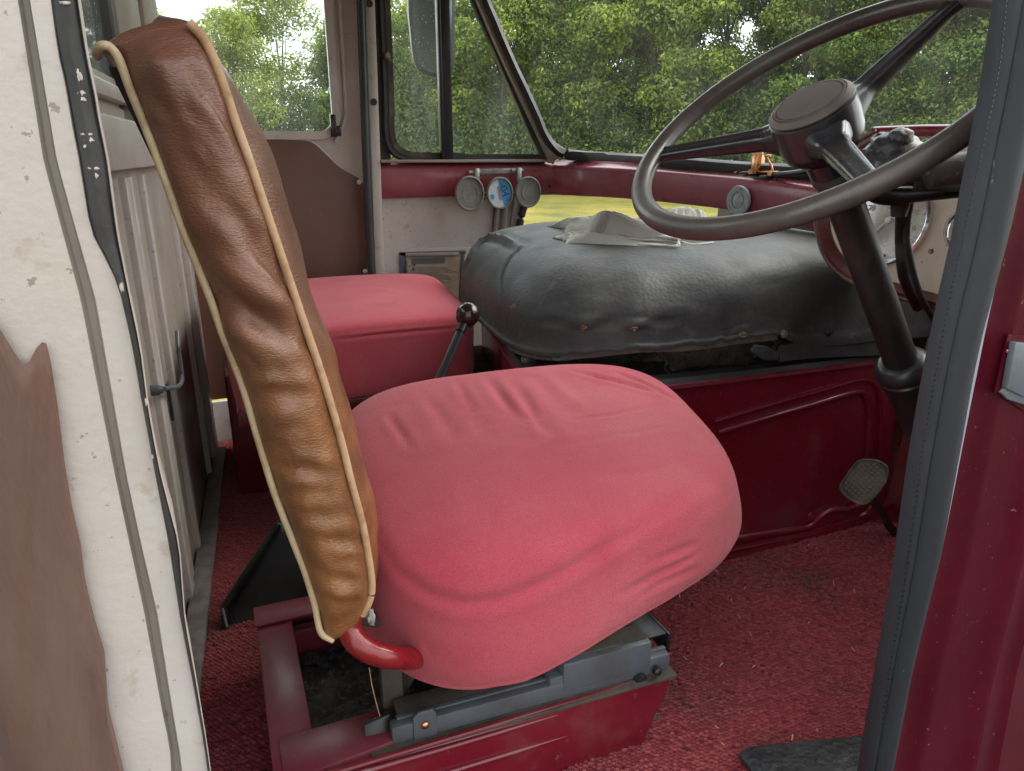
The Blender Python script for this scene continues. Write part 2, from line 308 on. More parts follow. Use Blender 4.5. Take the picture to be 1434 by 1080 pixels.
def glass(name, dirt=.10, tint=(.93, .97, .96), streak=(14, 14, 2), spots=.5):
    ma = bpy.data.materials.new(name); ma.use_nodes = True; t = ma.node_tree; N = t.nodes; l = t.links.new; N.clear()
    out = N.new('ShaderNodeOutputMaterial'); tr = N.new('ShaderNodeBsdfTransparent'); tr.inputs[0].default_value = (*tint, 1)
    gl = N.new('ShaderNodeBsdfGlossy'); gl.inputs['Roughness'].default_value = .02
    fr = N.new('ShaderNodeFresnel'); fr.inputs[0].default_value = 1.18
    m1 = N.new('ShaderNodeMixShader'); l(fr.outputs[0], m1.inputs[0]); l(tr.outputs[0], m1.inputs[1]); l(gl.outputs[0], m1.inputs[2])
    df = N.new('ShaderNodeBsdfDiffuse'); df.inputs[0].default_value = (.72, .76, .72, 1)
    tl = N.new('ShaderNodeBsdfTranslucent'); tl.inputs[0].default_value = (.72, .76, .72, 1)
    dd = N.new('ShaderNodeMixShader'); dd.inputs[0].default_value = .6; l(df.outputs[0], dd.inputs[1]); l(tl.outputs[0], dd.inputs[2])
    tc = N.new('ShaderNodeTexCoord'); mp = N.new('ShaderNodeMapping'); mp.inputs['Scale'].default_value = streak; l(tc.outputs['Object'], mp.inputs[0])
    n = N.new('ShaderNodeTexNoise'); n.inputs['Scale'].default_value = 1; n.inputs['Detail'].default_value = 8; l(mp.outputs[0], n.inputs['Vector'])
    mr = N.new('ShaderNodeMapRange'); mr.inputs['From Min'].default_value = .35; mr.inputs['From Max'].default_value = .85; mr.inputs['To Min'].default_value = dirt*.35; mr.inputs['To Max'].default_value = dirt*1.8; l(n.outputs['Fac'], mr.inputs[0])
    v = N.new('ShaderNodeTexVoronoi'); v.inputs['Scale'].default_value = 85; l(tc.outputs['Object'], v.inputs['Vector'])
    lt = N.new('ShaderNodeMapRange'); lt.inputs['From Min'].default_value = .17; lt.inputs['From Max'].default_value = .10; lt.inputs['To Max'].default_value = spots; l(v.outputs['Distance'], lt.inputs[0])
    n3 = N.new('ShaderNodeTexNoise'); n3.inputs['Scale'].default_value = 5; l(tc.outputs['Object'], n3.inputs['Vector'])
    m3 = N.new('ShaderNodeMapRange'); m3.inputs['From Min'].default_value = .48; m3.inputs['From Max'].default_value = .66; l(n3.outputs['Fac'], m3.inputs[0])
    mu = N.new('ShaderNodeMath'); mu.operation = 'MULTIPLY'; l(lt.outputs[0], mu.inputs[0]); l(m3.outputs[0], mu.inputs[1])
    ad = N.new('ShaderNodeMath'); ad.operation = 'ADD'; ad.use_clamp = True; l(mr.outputs[0], ad.inputs[0]); l(mu.outputs[0], ad.inputs[1])
    m2 = N.new('ShaderNodeMixShader'); l(ad.outputs[0], m2.inputs[0]); l(m1.outputs[0], m2.inputs[1]); l(dd.outputs[0], m2.inputs[2])
    l(m2.outputs[0], out.inputs[0]); return ma
m_glass = glass('dusty_window_glass', .045)
m_glassw = glass('windscreen_glass', .025, streak=(9, 9, 1.5), spots=.25)

# ------------------------------------------------------------------ surface tools
def vnorm(V, F):
    N = np.zeros_like(V); q = np.array([f[:3] for f in F]); n = np.cross(V[q[:, 1]]-V[q[:, 0]], V[q[:, 2]]-V[q[:, 0]])
    for k in range(3): np.add.at(N, q[:, k], n)
    if len(F[0]) == 4:
        r = np.array([f[3] if len(f) == 4 else f[0] for f in F]); np.add.at(N, r, n)
    return N/np.maximum(np.linalg.norm(N, axis=1, keepdims=True), 1e-12)
def creases(g, lines, sign=1):
    """press soft folds into a surface: lines = (pixel polyline, width, height); each is dropped on the surface first"""
    V, F = g; V = V.copy(); N = vnorm(V, F)*sign
    tri = BVHTree.FromPolygons([Vector(v) for v in V], [tuple(f) for f in F])
    for pl, w, h in lines:
        P = []
        for a in arcl(crom(pl, 24), 12):
            l, n = hit(a[0], a[1], tri)
            if l is not None: P.append(l)
        if len(P) < 2: continue
        P = np.array(P); dm = np.full(len(V), 9.); tt = np.zeros(len(V)); k = len(P)-1
        for i in range(k):
            ab = P[i+1]-P[i]; t = np.clip(((V-P[i])@ab)/max(ab@ab, 1e-12), 0, 1); d = np.linalg.norm(V-P[i]-t[:, None]*ab, axis=1)
            m_ = d < dm; dm[m_] = d[m_]; tt[m_] = (i+t[m_])/k
        fade = np.clip(np.sin(np.pi*np.clip(tt*.94+.03, 0, 1)), 0, 1)**.6
        a = h*np.exp(-(dm/w)**2)*fade - .45*h*np.exp(-((dm-1.9*w)/(w*1.1))**2)*fade
        V += N*a[:, None]
    return V, F
def pad(c, prof, p=3.2, nu=180, rings=64, ztop=None, th=None):
    c = [np.array(q, float) for q in c]; P = crom(prof, rings); V = []
    for s, dz in P:
        s = max(s, 0.002)
        for t in np.linspace(0, 2*math.pi, nu, endpoint=False):
            ct, st = math.cos(t), math.sin(t); pe = 2+(p-2)*min(1, s)**1.5; r = (abs(ct)**pe+abs(st)**pe)**(-1/pe)*s
            a, b = (ct*r+1)/2, (st*r+1)/2
            xy = (1-a)*(1-b)*c[0]+a*(1-b)*c[1]+a*b*c[2]+(1-a)*b*c[3]
            V.append((xy[0], xy[1], ztop(a, b)+dz*(th(a, b) if th else 1)))
    F = grid_faces(rings, nu, True); F.append(tuple(range(nu)))
    F.append(tuple(range((rings-1)*nu, rings*nu))[::-1])
    return np.array(V), F
def quads(g): V, F = g; return V, [f for f in F if len(f) == 4]
def band(Lp, Rp, ys, back, n=70, y0=-420, y1=1500, wob=0):
    """upright strip between two picture polylines standing on the door plane; ys=(u, y) depth profile"""
    def ev(P, y):
        P = sorted(P, key=lambda q: q[1]); X = [q[0] for q in P]; Y = [q[1] for q in P]
        if y < Y[0]: return X[0]+(X[1]-X[0])/(Y[1]-Y[0])*(y-Y[0]) if len(P) < 3 else X[0]+(X[2]-X[0])/(Y[2]-Y[0])*(y-Y[0])
        if y > Y[-1]: return X[-1]+(X[-1]-X[0])/(Y[-1]-Y[0])*(y-Y[-1])
        return float(np.interp(y, Y, X))
    V = []
    for py in np.linspace(y0, y1, n):
        a = ev(Lp, py); b = ev(Rp, py); row = []
        pa = at(a, py, y=ys[0][1]); pb = at(b, py, y=ys[-1][1])
        for u, yy in ys:
            q = pa+(pb-pa)*u; q[1] = yy+(wob*(fbm(py/90., u*4, 5)-.5) if wob else 0); row.append(q)
        q = row[-1].copy(); q[0] *= back/q[1]; q[1] = back; row.append(q); q = row[0].copy(); q[0] *= back/q[1]; q[1] = back; row.append(q); V += row
    k = len(ys)+2
    return np.array(V), grid_faces(n, k, True)+[tuple(range(k)), tuple(range((n-1)*k, n*k))]
def rrect(x0, x1, z0, z1, r, n=8):
    out = []
    for cx, cz, a0 in ((x1-r, z1-r, 0), (x0+r, z1-r, 90), (x0+r, z0+r, 180), (x1-r, z0+r, 270)):
        for k in range(n+1):
            t = math.radians(a0+90*k/n); out.append((cx+r*math.cos(t), cz+r*math.sin(t)))
    return out
def ring_plate(outer, inner, mapf, d, bev=0):
    """plate with a hole: outer rect (x0,x1,z0,z1), inner point list; mapf maps (a,b) to 3D, d = thickness vector"""
    x0, x1, z0, z1 = outer; cx = sum(p[0] for p in inner)/len(inner); cz = sum(p[1] for p in inner)/len(inner); O = []
    for (x, z) in inner:
        dx, dz = x-cx, z-cz; t = min([((x1 if dx > 0 else x0)-cx)/dx if abs(dx) > 1e-9 else 1e9, ((z1 if dz > 0 else z0)-cz)/dz if abs(dz) > 1e-9 else 1e9]); O.append((cx+dx*t, cz+dz*t))
    n = len(inner); d = np.array(d, float)
    A = [np.array(mapf(*p)) for p in O]; B = [np.array(mapf(*p)) for p in inner]
    V = A+B+[a+d for a in A]+[b+d for b in B]; F = []
    for i in range(n):
        j = (i+1) % n; F += [(i, j, n+j, n+i), (2*n+i, 3*n+i, 3*n+j, 2*n+j), (n+i, n+j, 3*n+j, 3*n+i), (i, 2*n+i, 2*n+j, j)]
    return np.array(V), F

# ------------------------------------------------------------------ outside: ground, sky is the world
def grass_mat():
    return M('field_grass', (.20, .19, .03), .9, vary=(((.36, .29, .05), .35, .42, .62, .9), ((.07, .10, .015), 1.2, .5, .7, .7), ((.30, .26, .06), 9, .55, .7, .5)), bumps=(('n', 18, .05), ('n', 70, .02)))
gx = np.linspace(-1, 1, 160); gx = np.sign(gx)*np.abs(gx)**2.2*420
X, Y = np.meshgrid(gx, gx+12); Z = -.65+.10*(fbm(X/3, Y/3, 3)-.5)+.8*(fbm(X/60, Y/60, 9)-.5)*np.clip((np.hypot(X, Y)-40)/60, 0, 1)+.40*np.clip((np.hypot(X, Y)-8)/14, 0, 1)
solo('ground', (np.stack([X, Y, Z], -1).reshape(-1, 3), np.array(grid_faces(160, 160))), grass_mat(), kind='structure')

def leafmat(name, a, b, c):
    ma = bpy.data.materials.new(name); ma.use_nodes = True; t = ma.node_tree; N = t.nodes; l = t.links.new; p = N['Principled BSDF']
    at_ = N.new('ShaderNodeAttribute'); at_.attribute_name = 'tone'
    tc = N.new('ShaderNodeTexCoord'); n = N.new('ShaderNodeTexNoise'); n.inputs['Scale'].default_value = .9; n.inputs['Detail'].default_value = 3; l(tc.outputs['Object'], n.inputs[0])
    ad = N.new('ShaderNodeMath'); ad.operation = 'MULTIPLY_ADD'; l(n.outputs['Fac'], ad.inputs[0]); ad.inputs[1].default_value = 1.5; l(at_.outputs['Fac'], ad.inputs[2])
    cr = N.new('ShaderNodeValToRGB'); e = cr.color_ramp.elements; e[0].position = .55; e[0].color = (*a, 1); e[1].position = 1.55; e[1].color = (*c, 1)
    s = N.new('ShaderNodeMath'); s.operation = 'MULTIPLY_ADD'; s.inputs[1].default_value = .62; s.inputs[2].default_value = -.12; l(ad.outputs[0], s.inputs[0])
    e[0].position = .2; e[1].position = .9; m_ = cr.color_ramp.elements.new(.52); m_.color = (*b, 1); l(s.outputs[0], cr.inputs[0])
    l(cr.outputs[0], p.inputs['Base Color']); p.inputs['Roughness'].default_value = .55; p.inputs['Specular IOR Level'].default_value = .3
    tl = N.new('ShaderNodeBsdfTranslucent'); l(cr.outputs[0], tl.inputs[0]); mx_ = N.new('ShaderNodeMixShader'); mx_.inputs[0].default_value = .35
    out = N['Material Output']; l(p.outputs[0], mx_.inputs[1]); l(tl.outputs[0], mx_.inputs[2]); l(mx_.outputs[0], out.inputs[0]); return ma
m_leafA = leafmat('leaf_fresh_green', (.045, .085, .016), (.23, .31, .05), (.52, .56, .11))
m_leafB = leafmat('leaf_deep_green', (.028, .06, .015), (.15, .23, .045), (.38, .45, .09))
m_leafC = leafmat('leaf_yellow_green', (.08, .13, .02), (.33, .38, .06), (.58, .56, .12))
m_bark = M('bark', (.10, .075, .055), .9, vary=(((.05, .04, .03), 9, .4, .7, .8),), bumps=(('n', 20, .03),))
def crown(seed, n, H, Wd, z0, leaf, dens=1.0):
    r = np.random.default_rng(seed); K = 80; C = []; R = []
    for k in range(K):
        u = r.uniform(0, 1)**.8; z = z0+(H-z0)*u; w = Wd*math.sqrt(max(.05, 1-(max(0, u-.35)/.68)**2)); a = r.uniform(0, 2*math.pi); q = math.sqrt(r.uniform(.05, 1))*w*.82
        C.append((q*math.cos(a), q*math.sin(a), z)); R.append(r.uniform(.5, 1.05)*(1-.3*u))
    C = np.array(C); R = np.array(R); tone_k = r.uniform(-.14, .14, K)
    ks = r.choice(K, n, p=R**2/np.sum(R**2)); d = r.standard_normal((n, 3)); d /= np.linalg.norm(d, axis=1, keepdims=True)
    rad = R[ks]*r.uniform(.25, 1.0, n)**.5; sp = fbm(d[:, 0]*3+ks, d[:, 1]*3+d[:, 2]*2, seed); rad *= (.65+.7*sp)
    P = C[ks]+d*rad[:, None]*np.array([1.15, 1.15, .62]); P[:, 2] = np.maximum(P[:, 2], .05)
    nrm = d*.7+r.standard_normal((n, 3))*.6+np.array([0, 0, .5]); nrm /= np.linalg.norm(nrm, axis=1, keepdims=True)
    t = np.cross(nrm, r.standard_normal((n, 3))); t /= np.linalg.norm(t, axis=1, keepdims=True); b = np.cross(nrm, t)
    s = leaf*r.uniform(.6, 1.3, n)[:, None]; fold = nrm*s*.22
    V = np.stack([P-t*s, P-b*s*.5+fold, P+t*s, P+b*s*.5+fold], 1).reshape(-1, 3)
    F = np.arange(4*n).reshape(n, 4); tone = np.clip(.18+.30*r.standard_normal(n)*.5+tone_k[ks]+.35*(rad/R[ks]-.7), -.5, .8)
    return V, F, tone, C, R
def tree_mesh(seed, n, H, Wd, z0, leaf, mat):
    V, F, tone, C, R = crown(seed, n, H, Wd, z0, leaf); me = mesh_of('crown', V, F, mat, False)
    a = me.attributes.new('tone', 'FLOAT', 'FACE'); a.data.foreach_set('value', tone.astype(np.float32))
    r = random.Random(seed); gs = [tube([(0, 0, -.3), (.05, 0, H*.25), (-.05, .06, H*.5), (.03, .0, H*.75)], .09, 10, scale=[1.2, .9, .6, .15])]
    for k in range(16):
        c = C[r.randrange(len(C))]; h = min(c[2]*.7, H*.7); gs.append(tube([(0, 0, h*.75), (c[0]*.45, c[1]*.45, h), tuple(c)], .028, 6, scale=[1, .6, .2]))
    return me, mesh_of('trunk', *join(*gs), m_bark)
TM = [tree_mesh(1, 78000, 7.2, 2.5, .1, .062, m_leafA), tree_mesh(2, 78000, 8.6, 2.7, .1, .060, m_leafB), tree_mesh(3, 55000, 5.4, 2.3, .1, .060, m_leafC), tree_mesh(4, 24000, 6.2, 2.0, .6, .055, m_leafC)]
KIND = ['fresh green bushy tree', 'tall deep green tree', 'low yellow green tree', 'thin airy tree with sky between its leaves']
TR = [  # azimuth (deg from +y to +x), distance, kind, scale, rot, label ending
 (-3.5, 25, 3, .84, .3, 'thin airy tree with sky between its leaves behind the brown seat back'),
 (2.0, 24, 3, .80, 2.1, 'thin pale green tree in the middle of the left door window'),
 (5.6, 26, 3, 1.0, 4.0, 'thin yellow green tree at the right side of the left door window'),
 (11.5, 25, 0, .80, 1.0, 'bright green tree seen behind the outside mirror in the narrow side window'),
 (16.5, 27, 2, 1.1, 5.2, 'yellow green tree beside the mirror with a gap of sky above it'),
 (21.5, 25, 0, 1.05, 3.3, 'fresh green bushy tree just right of the slanting windscreen post'),
 (27, 26, 1, 1.0, .8, 'tall deep green tree left of the steering wheel rim'),
 (32.5, 24, 0, 1.1, 2.6, 'broad fresh green tree seen through the left of the steering wheel'),
 (37.5, 26, 1, 1.05, 4.4, 'tall dark tree behind the left spoke of the steering wheel'),
 (43, 25, 1, 1.0, 1.9, 'deep green tree behind the steering wheel hub'),
 (48.5, 26, 0, 1.1, 5.5, 'leafy green tree right of the upper wheel spoke'),
 (54.5, 25, 1, 1.05, 3.0, 'dark green tree beside the near door post'),
 (61, 26, 0, 1.0, .2, 'bushy green tree mostly hidden by the near door post'),
 (24, 31, 1, 1.15, 1.2, 'tall dark tree in the back row behind the slanting post'),
 (34, 32, 1, 1.2, 3.9, 'tall dark tree of the back row above the left of the wheel'),
 (45.5, 32, 1, 1.2, 5.0, 'tall dark tree of the back row between hub and upper spoke'),
 (15, 32, 2, .8, 3.1, 'yellowish tree of the back row behind the narrow side window'),
 (57, 32, 1, 1.2, 2.2, 'tall dark tree of the back row near the right door post')]
for az, D, k, sc, rz, lab in TR:
    a = math.radians(az); e = thing('hedgerow_tree', (D*math.sin(a), D*math.cos(a), -.28), lab, 'tree', 'trees along the far edge of the field')
    e.rotation_euler.z = rz; e.scale = (sc, sc, sc)
    for nm, me in zip(('crown', 'trunk'), TM[k]):
        c = bpy.data.objects.new(nm, me); COL.objects.link(c); c.parent = e
solo('added_yard', (np.array([(-40, -60, -.60), (60, -60, -.60), (60, 4.2, -.60), (-40, 3.6, -.60)]), [(0, 1, 2, 3)]), M('added_dark_ground', (.075, .07, .062), .95, vary=(((.04, .038, .034), 3, .4, .7, .8), ((.13, .12, .11), 60, .55, .7, .7)), bumps=(('n', 60, .02),), spec=.2), kind='structure')  # unseen dark ground added so the door pillar reflects no yellow grass
# undergrowth closing the foot of the tree line
V, F, tone, C, R = crown(77, 10, 1, 1, 0, .1)
r = np.random.default_rng(5); n = 130000; azs = np.radians(r.uniform(-9, 68, n)); D = 23.4+r.uniform(0, 4.5, n); hh = 1.6+1.7*fbm(azs*24, D*.4, 4)+.5-.9*np.clip((.16-azs)/.1, 0, 1)
P = np.stack([D*np.sin(azs), D*np.cos(azs), -.3+hh*r.uniform(0, 1, n)**.8], 1); nr = r.standard_normal((n, 3))+np.array([0, -.6, .5]); nr /= np.linalg.norm(nr, axis=1, keepdims=True)
t = np.cross(nr, r.standard_normal((n, 3))); t /= np.linalg.norm(t, axis=1, keepdims=True); b = np.cross(nr, t); s = .066*r.uniform(.6, 1.3, n)[:, None]
V = np.stack([P-t*s, P-b*s*.5, P+t*s, P+b*s*.5], 1).reshape(-1, 3); me = mesh_of('undergrowth', V, np.arange(4*n).reshape(n, 4), m_leafB, False)
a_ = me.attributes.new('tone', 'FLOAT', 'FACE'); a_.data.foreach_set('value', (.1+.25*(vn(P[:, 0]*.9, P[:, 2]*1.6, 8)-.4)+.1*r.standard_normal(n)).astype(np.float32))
o = bpy.data.objects.new('undergrowth', me); COL.objects.link(o); tag(o, 'dense green undergrowth along the foot of the far trees', 'undergrowth', None, 'stuff')

# ------------------------------------------------------------------ cab shell (setting)
def carpet():
    Vs, Fs, Is, Hs, n0 = [], [], [], [], 0
    for xa, xz, ya, yz, st in ((-.24, 1.56, .44, 1.19, .0018), (-.24, .64, 1.191, 2.38, .0021)):
        X, Y = np.meshgrid(np.arange(xa, xz, st), np.arange(ya, yz, st)); px_, py_ = .0086, .0062; X0, Y0 = X, Y
        X = X+.004*(vn(X0*18, Y0*18, 31)-.5); Y = Y+.004*(vn(X0*18, Y0*18, 37)-.5)
        row = np.floor(Y/py_); u = X/px_+.5*(row % 2)+.5*(vn(X*60, Y*60, 2)-.5); fx = u-np.floor(u)-.5; fy = Y/py_-row-.5; idn = vn(np.floor(u)*1.0, row*1.0, 6)
        slant = fx+fy*.9
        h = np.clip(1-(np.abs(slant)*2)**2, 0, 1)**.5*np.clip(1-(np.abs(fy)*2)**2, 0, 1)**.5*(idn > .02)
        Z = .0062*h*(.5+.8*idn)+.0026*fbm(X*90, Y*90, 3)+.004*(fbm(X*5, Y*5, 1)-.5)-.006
        nr, nc = X.shape; Vs.append(np.stack([X0+.0014*(vn(X*300, Y*300, 9)-.5), Y0, Z], -1).reshape(-1, 3))
        i = (np.arange(nr-1)[:, None]*nc+np.arange(nc-1)[None]).ravel(); Fs.append(n0+np.stack([i, i+1, i+nc+1, i+nc], 1)); n0 += X.size
        Is.append((.35*idn+.25*vn(X*220, Y*220, 12)+.45*h**1.5).ravel()); Hs.append(h.ravel())
    V = np.concatenate(Vs); F = np.concatenate(Fs); idn = np.concatenate(Is); h = np.concatenate(Hs)
    c = V[F[:, 0]]; keep = ~((c[:, 0] > .62) & (c[:, 1] > 1.25)) & ~((c[:, 0] > .08) & (c[:, 0] < .5) & (c[:, 1] > .84) & (c[:, 1] < 1.1))
    F = F[keep]; used = np.unique(F); mp_ = np.zeros(len(V), int); mp_[used] = np.arange(len(used)); V = V[used]; F = mp_[F]
    me = mesh_of('floor', V, F, None, False); me.polygons.foreach_set('use_smooth', [True]*len(F))
    at_ = me.attributes.new('loop_tone', 'FLOAT', 'POINT'); at_.data.foreach_set('value', (idn.ravel()[used]).astype(np.float32))
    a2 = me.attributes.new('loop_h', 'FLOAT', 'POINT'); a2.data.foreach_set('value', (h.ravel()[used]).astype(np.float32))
    ma = M('red_loop_carpet', (.25, .028, .038), .95, vary=(((.19, .020, .028), 3.2, .45, .7, .8), ((.07, .035, .025), 5, .53, .68, .7), ((.20, .13, .08), 130, .66, .70, .8), ((.62, .55, .45), 260, .735, .75, .8)), bumps=(('n', 700, .0015),), spec=.15, sheen=.15)
    t = ma.node_tree; N = t.nodes; l = t.links.new; p = N['Principled BSDF']; src = p.inputs['Base Color'].links[0].from_socket
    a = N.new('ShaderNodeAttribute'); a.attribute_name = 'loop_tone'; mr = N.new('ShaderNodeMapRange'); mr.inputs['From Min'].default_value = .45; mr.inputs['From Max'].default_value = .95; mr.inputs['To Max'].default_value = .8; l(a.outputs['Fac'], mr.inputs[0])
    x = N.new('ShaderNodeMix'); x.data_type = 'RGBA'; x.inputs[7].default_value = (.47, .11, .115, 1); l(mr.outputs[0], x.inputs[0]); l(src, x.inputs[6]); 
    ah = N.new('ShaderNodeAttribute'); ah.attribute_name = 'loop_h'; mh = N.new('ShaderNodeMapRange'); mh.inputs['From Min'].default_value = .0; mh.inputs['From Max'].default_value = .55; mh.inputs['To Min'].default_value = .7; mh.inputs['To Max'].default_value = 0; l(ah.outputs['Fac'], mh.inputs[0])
    y = N.new('ShaderNodeMix'); y.data_type = 'RGBA'; y.inputs[7].default_value = (.075, .010, .014, 1); l(mh.outputs[0], y.inputs[0]); l(x.outputs[2], y.inputs[6]); l(y.outputs[2], p.inputs['Base Color'])  # shade between the loops painted in as a darker red
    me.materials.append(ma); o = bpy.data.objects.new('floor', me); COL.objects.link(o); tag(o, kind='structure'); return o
carpet()
solo('floor_base', box((.55, 1.42, -.03), (2.3, 2.0, .04)), m_blackd, kind='structure')
solo('ceiling', box((.35, 1.42, 1.72), (1.75, 2.1, .05), bev=.01), m_cream, kind='structure')

# rear bulkhead, runs across the cab behind the seats
def xb(y): return -.20+.063*(y-.55)
bk = thing('rear_bulkhead', (xb(1.4), 1.4, 0), 'aged and shade-darkened cream painted partition behind the brown seat back with ribbed panels', 'partition')
def bslab(y0, y1, z0, z1, dx, t=.02, bev=.003):
    q = [np.array([xb(y)+dx, y, z]) for y, z in ((y0, z0), (y1, z0), (y1, z1), (y0, z1))]
    return prism(q, (-t, -.001, 0), bev)
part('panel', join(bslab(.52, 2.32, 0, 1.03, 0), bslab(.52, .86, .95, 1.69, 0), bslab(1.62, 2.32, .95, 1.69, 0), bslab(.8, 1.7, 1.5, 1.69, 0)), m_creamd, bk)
part('ledge', join(bslab(.6, 2.28, .875, .955, .035, .04, .006), bslab(.6, 2.28, .985, 1.01, .02, .03, .004)), m_cream, bk)
part('rib', join(*[bslab(y, y+w_, .0, .86, d_, .03, .002) for y, w_, d_ in ((1.00, .05, .010), (1.13, .035, .012), (1.19, .02, .008), (1.45, .05, .012), (1.53, .02, .008), (1.66, .03, .012), (2.10, .03, .014), (2.22, .09, .022))]), m_cream, bk)
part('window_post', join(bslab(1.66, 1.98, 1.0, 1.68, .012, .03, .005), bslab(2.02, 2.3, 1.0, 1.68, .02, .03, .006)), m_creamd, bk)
part('window_rubber', bslab(1.585, 1.625, .98, 1.68, .01, .03, .004), m_rubber, bk)
part('window_pane', bslab(.85, 1.60, 1.0, 1.5, -.006, .004, 0), m_glass, bk)
n_b = (1, -.063, 0); p_b = (xb(1.4)+.035, 1.4, 0)
pth = [atp(x, y, p_b, n_b) for x, y in ((248, 464), (249, 485), (252, 505), (255, 530), (250, 541), (238, 543), (230, 545))]
part('door_handle', join(tube(crom(pth, 24), .0045, 10), lathe([(0, 0), (.010, 0), (.010, .012), (.006, .02), (0, .02)], pth[-1]-np.array([.022, 0, 0]), (1, 0, 0), 20)), m_grey, bk)
kh = atp(238, 562, (xb(1.4)+.012, 1.4, 0), n_b)
part('keyhole_plate', box(kh, (.006, .022, .08), bev=.002), m_black, bk)
part('sill_strip', join(bslab(1.0, 2.3, -.002, .012, .045, .04, .003)), m_sill, bk)

# nearside door
YW = 2.40
dr = thing('passenger_door', (.19, YW, 0), 'far cream cab door with its window and brown lower trim panel', 'door')
mXZ = lambda a, b: (a, YW, b)
wi = rrect(-.10, .392, .953, 1.56, .055)
part('panel', ring_plate((-.15, .508, .09, 1.66), wi, mXZ, (0, .03, 0)), m_cream, dr)
part('window_frame', sweep([(a, YW-.004, b) for a, b in wi], [(-.012, -.006), (.012, -.006), (.014, 0), (.012, .008), (-.012, .008)], (0, 1, 0), closed=True), m_cream, dr)
part('window_rubber', tube([(a*.985+.0022, YW+.006, .953+(b-.953)*.985+.004) for a, b in wi], .006, 8, True), m_rubber, dr)
part('window_pane', box((.146, YW+.018, 1.256), (.505, .004, .62)), m_glass, dr)
wi2 = rrect(.405, .462, .2, 1.64, .02)
part('pressed_moulding', tube(crom([(.425, YW-.002, 1.66), (.425, YW-.002, 1.1), (.418, YW-.002, 1.0), (.385, YW-.002, .935)], 30), .007, 10), m_cream, dr)
tp = [(-.13, .14), (-.13, .940)]+[tuple(at(x, y, y=YW-.006)[[0, 2]]) for x, y in ((372, 194), (425, 196), (440, 201), (455, 214), (475, 233), (492, 243), (505, 251), (511, 262), (514, 285), (515, 395))]+[(.452, .14)]
part('trim_panel', prism([(a, YW-.002, b) for a, b in tp], (0, -.006, 0), .0015), m_trim, dr)
part('trim_beading', tube(crom([(a, YW-.006, b) for a, b in tp[2:-1]], 60), .0028, 8), m_cream, dr)
for x, y in ((503, 255), (511, 380)): part('screw', lathe([(0, 0), (.008, 0), (.007, .003), (.003, .005), (0, .005)], at(x, y, y=YW-.007), (0, -1, 0), 16), m_screww, dr)
c = at(467, 178, y=YW-.012); part('latch', join(box(c+(0, 0, .004), (.018, .016, .065), bev=.003), box(c+(.012, 0, -.012), (.02, .012, .03), bev=.003)), m_black, dr)
part('kick_plate', box((.12, YW-.005, .055), (.76, .012, .155), bev=.003), m_cream, dr)
# door jamb post with black seal and screw holes
ps = thing('jamb_post', (.505, YW, 0), 'narrow cream post with screw holes and black rubber strip beside the far door', 'post')
pl_ = prism([at(501, -300, y=YW-.02), at(514.5, -300, y=YW-.02), at(560, 1000, y=YW-.02), at(548, 1000, y=YW-.02)], (0, .05, 0), .002)
part('post', pl_, m_cream, ps)
part('rubber_strip', join(tube([at(493, -300, y=YW-.03), at(505, 0, y=YW-.03), at(513, 230, y=YW-.03), at(521, 400, y=YW-.03), at(540, 900, y=YW-.03)], .0125, 12), tube([at(501, -300, y=YW-.034), at(511, 0, y=YW-.034), at(518, 230, y=YW-.034), at(525.5, 400, y=YW-.034), at(544, 900, y=YW-.034)], .004, 8)), m_rubber, ps)
for x, y in ((517.5, 5), (523.5, 143)): part('screw_hole', lathe([(0, 0), (.0105, 0), (.0105, .0012), (.008, .0012), (0, .001)], at(x, y, y=YW-.0215)+(0, .0005, 0), (0, -1, 0), 18), m_black, ps)
# narrow side window
qw = thing('side_window', (.84, YW, .88), 'narrow two pane side window with a thick black divider beside the slanting post', 'window')
A1 = at(1*667, -6, y=YW)
outl = [(.560, 1.62), (.557, 1.1), (.553, .965), (.566, .915), (.60, .892), (.66, .886), (.80, .884), (1.00, .884), (1.085, .884), (1.103, .892), (1.05, .993), (.95, 1.19), (.86, 1.365), (.735, 1.62)]
part('rubber_surround', sweep([(a, YW+.006, b) for a, b in crom(outl, 90)], [(-.014, -.012), (.010, -.014), (.015, 0), (.010, .014), (-.014, .012)], (0, 1, 0)), m_rubber, qw)
part('inner_channel', sweep([(a+.010, YW-.002, b+.006) for a, b in crom(outl[:7], 50)], [(-.012, -.006), (.006, -.007), (.006, .007), (-.012, .006)], (0, 1, 0)), m_dkbrown, qw)
part('frame_board', box((.535, YW+.012, 1.25), (.05, .012, .80)), m_dkbrown, qw)
part('divider', join(box(((at(622, 100, y=YW)[0]), YW-.004, 1.25), (.040, .03, .74), bev=.006), box(((at(614, 100, y=YW)[0]), YW-.012, 1.25), (.012, .03, .73), bev=.004)), m_black, qw)
part('pane', prism([(a, YW+.004, b) for a, b in outl], (0, .004, 0)), m_glass, qw)
c = at(541, 78, y=YW-.02); part('catch', join(lathe([(0, 0), (.011, 0), (.011, .01), (.007, .014), (0, .014)], c+(0, .006, 0), (.2, -1, 0), 14), tube([c+(.002, 0, -.004), at(549, 86, y=YW-.02), at(562, 107, y=YW-.02)], .0022, 6)), m_screw, qw)
part('sill_trim', box((.82, YW-.012, .876), (.60, .03, .010), bev=.003), m_creamd, qw)
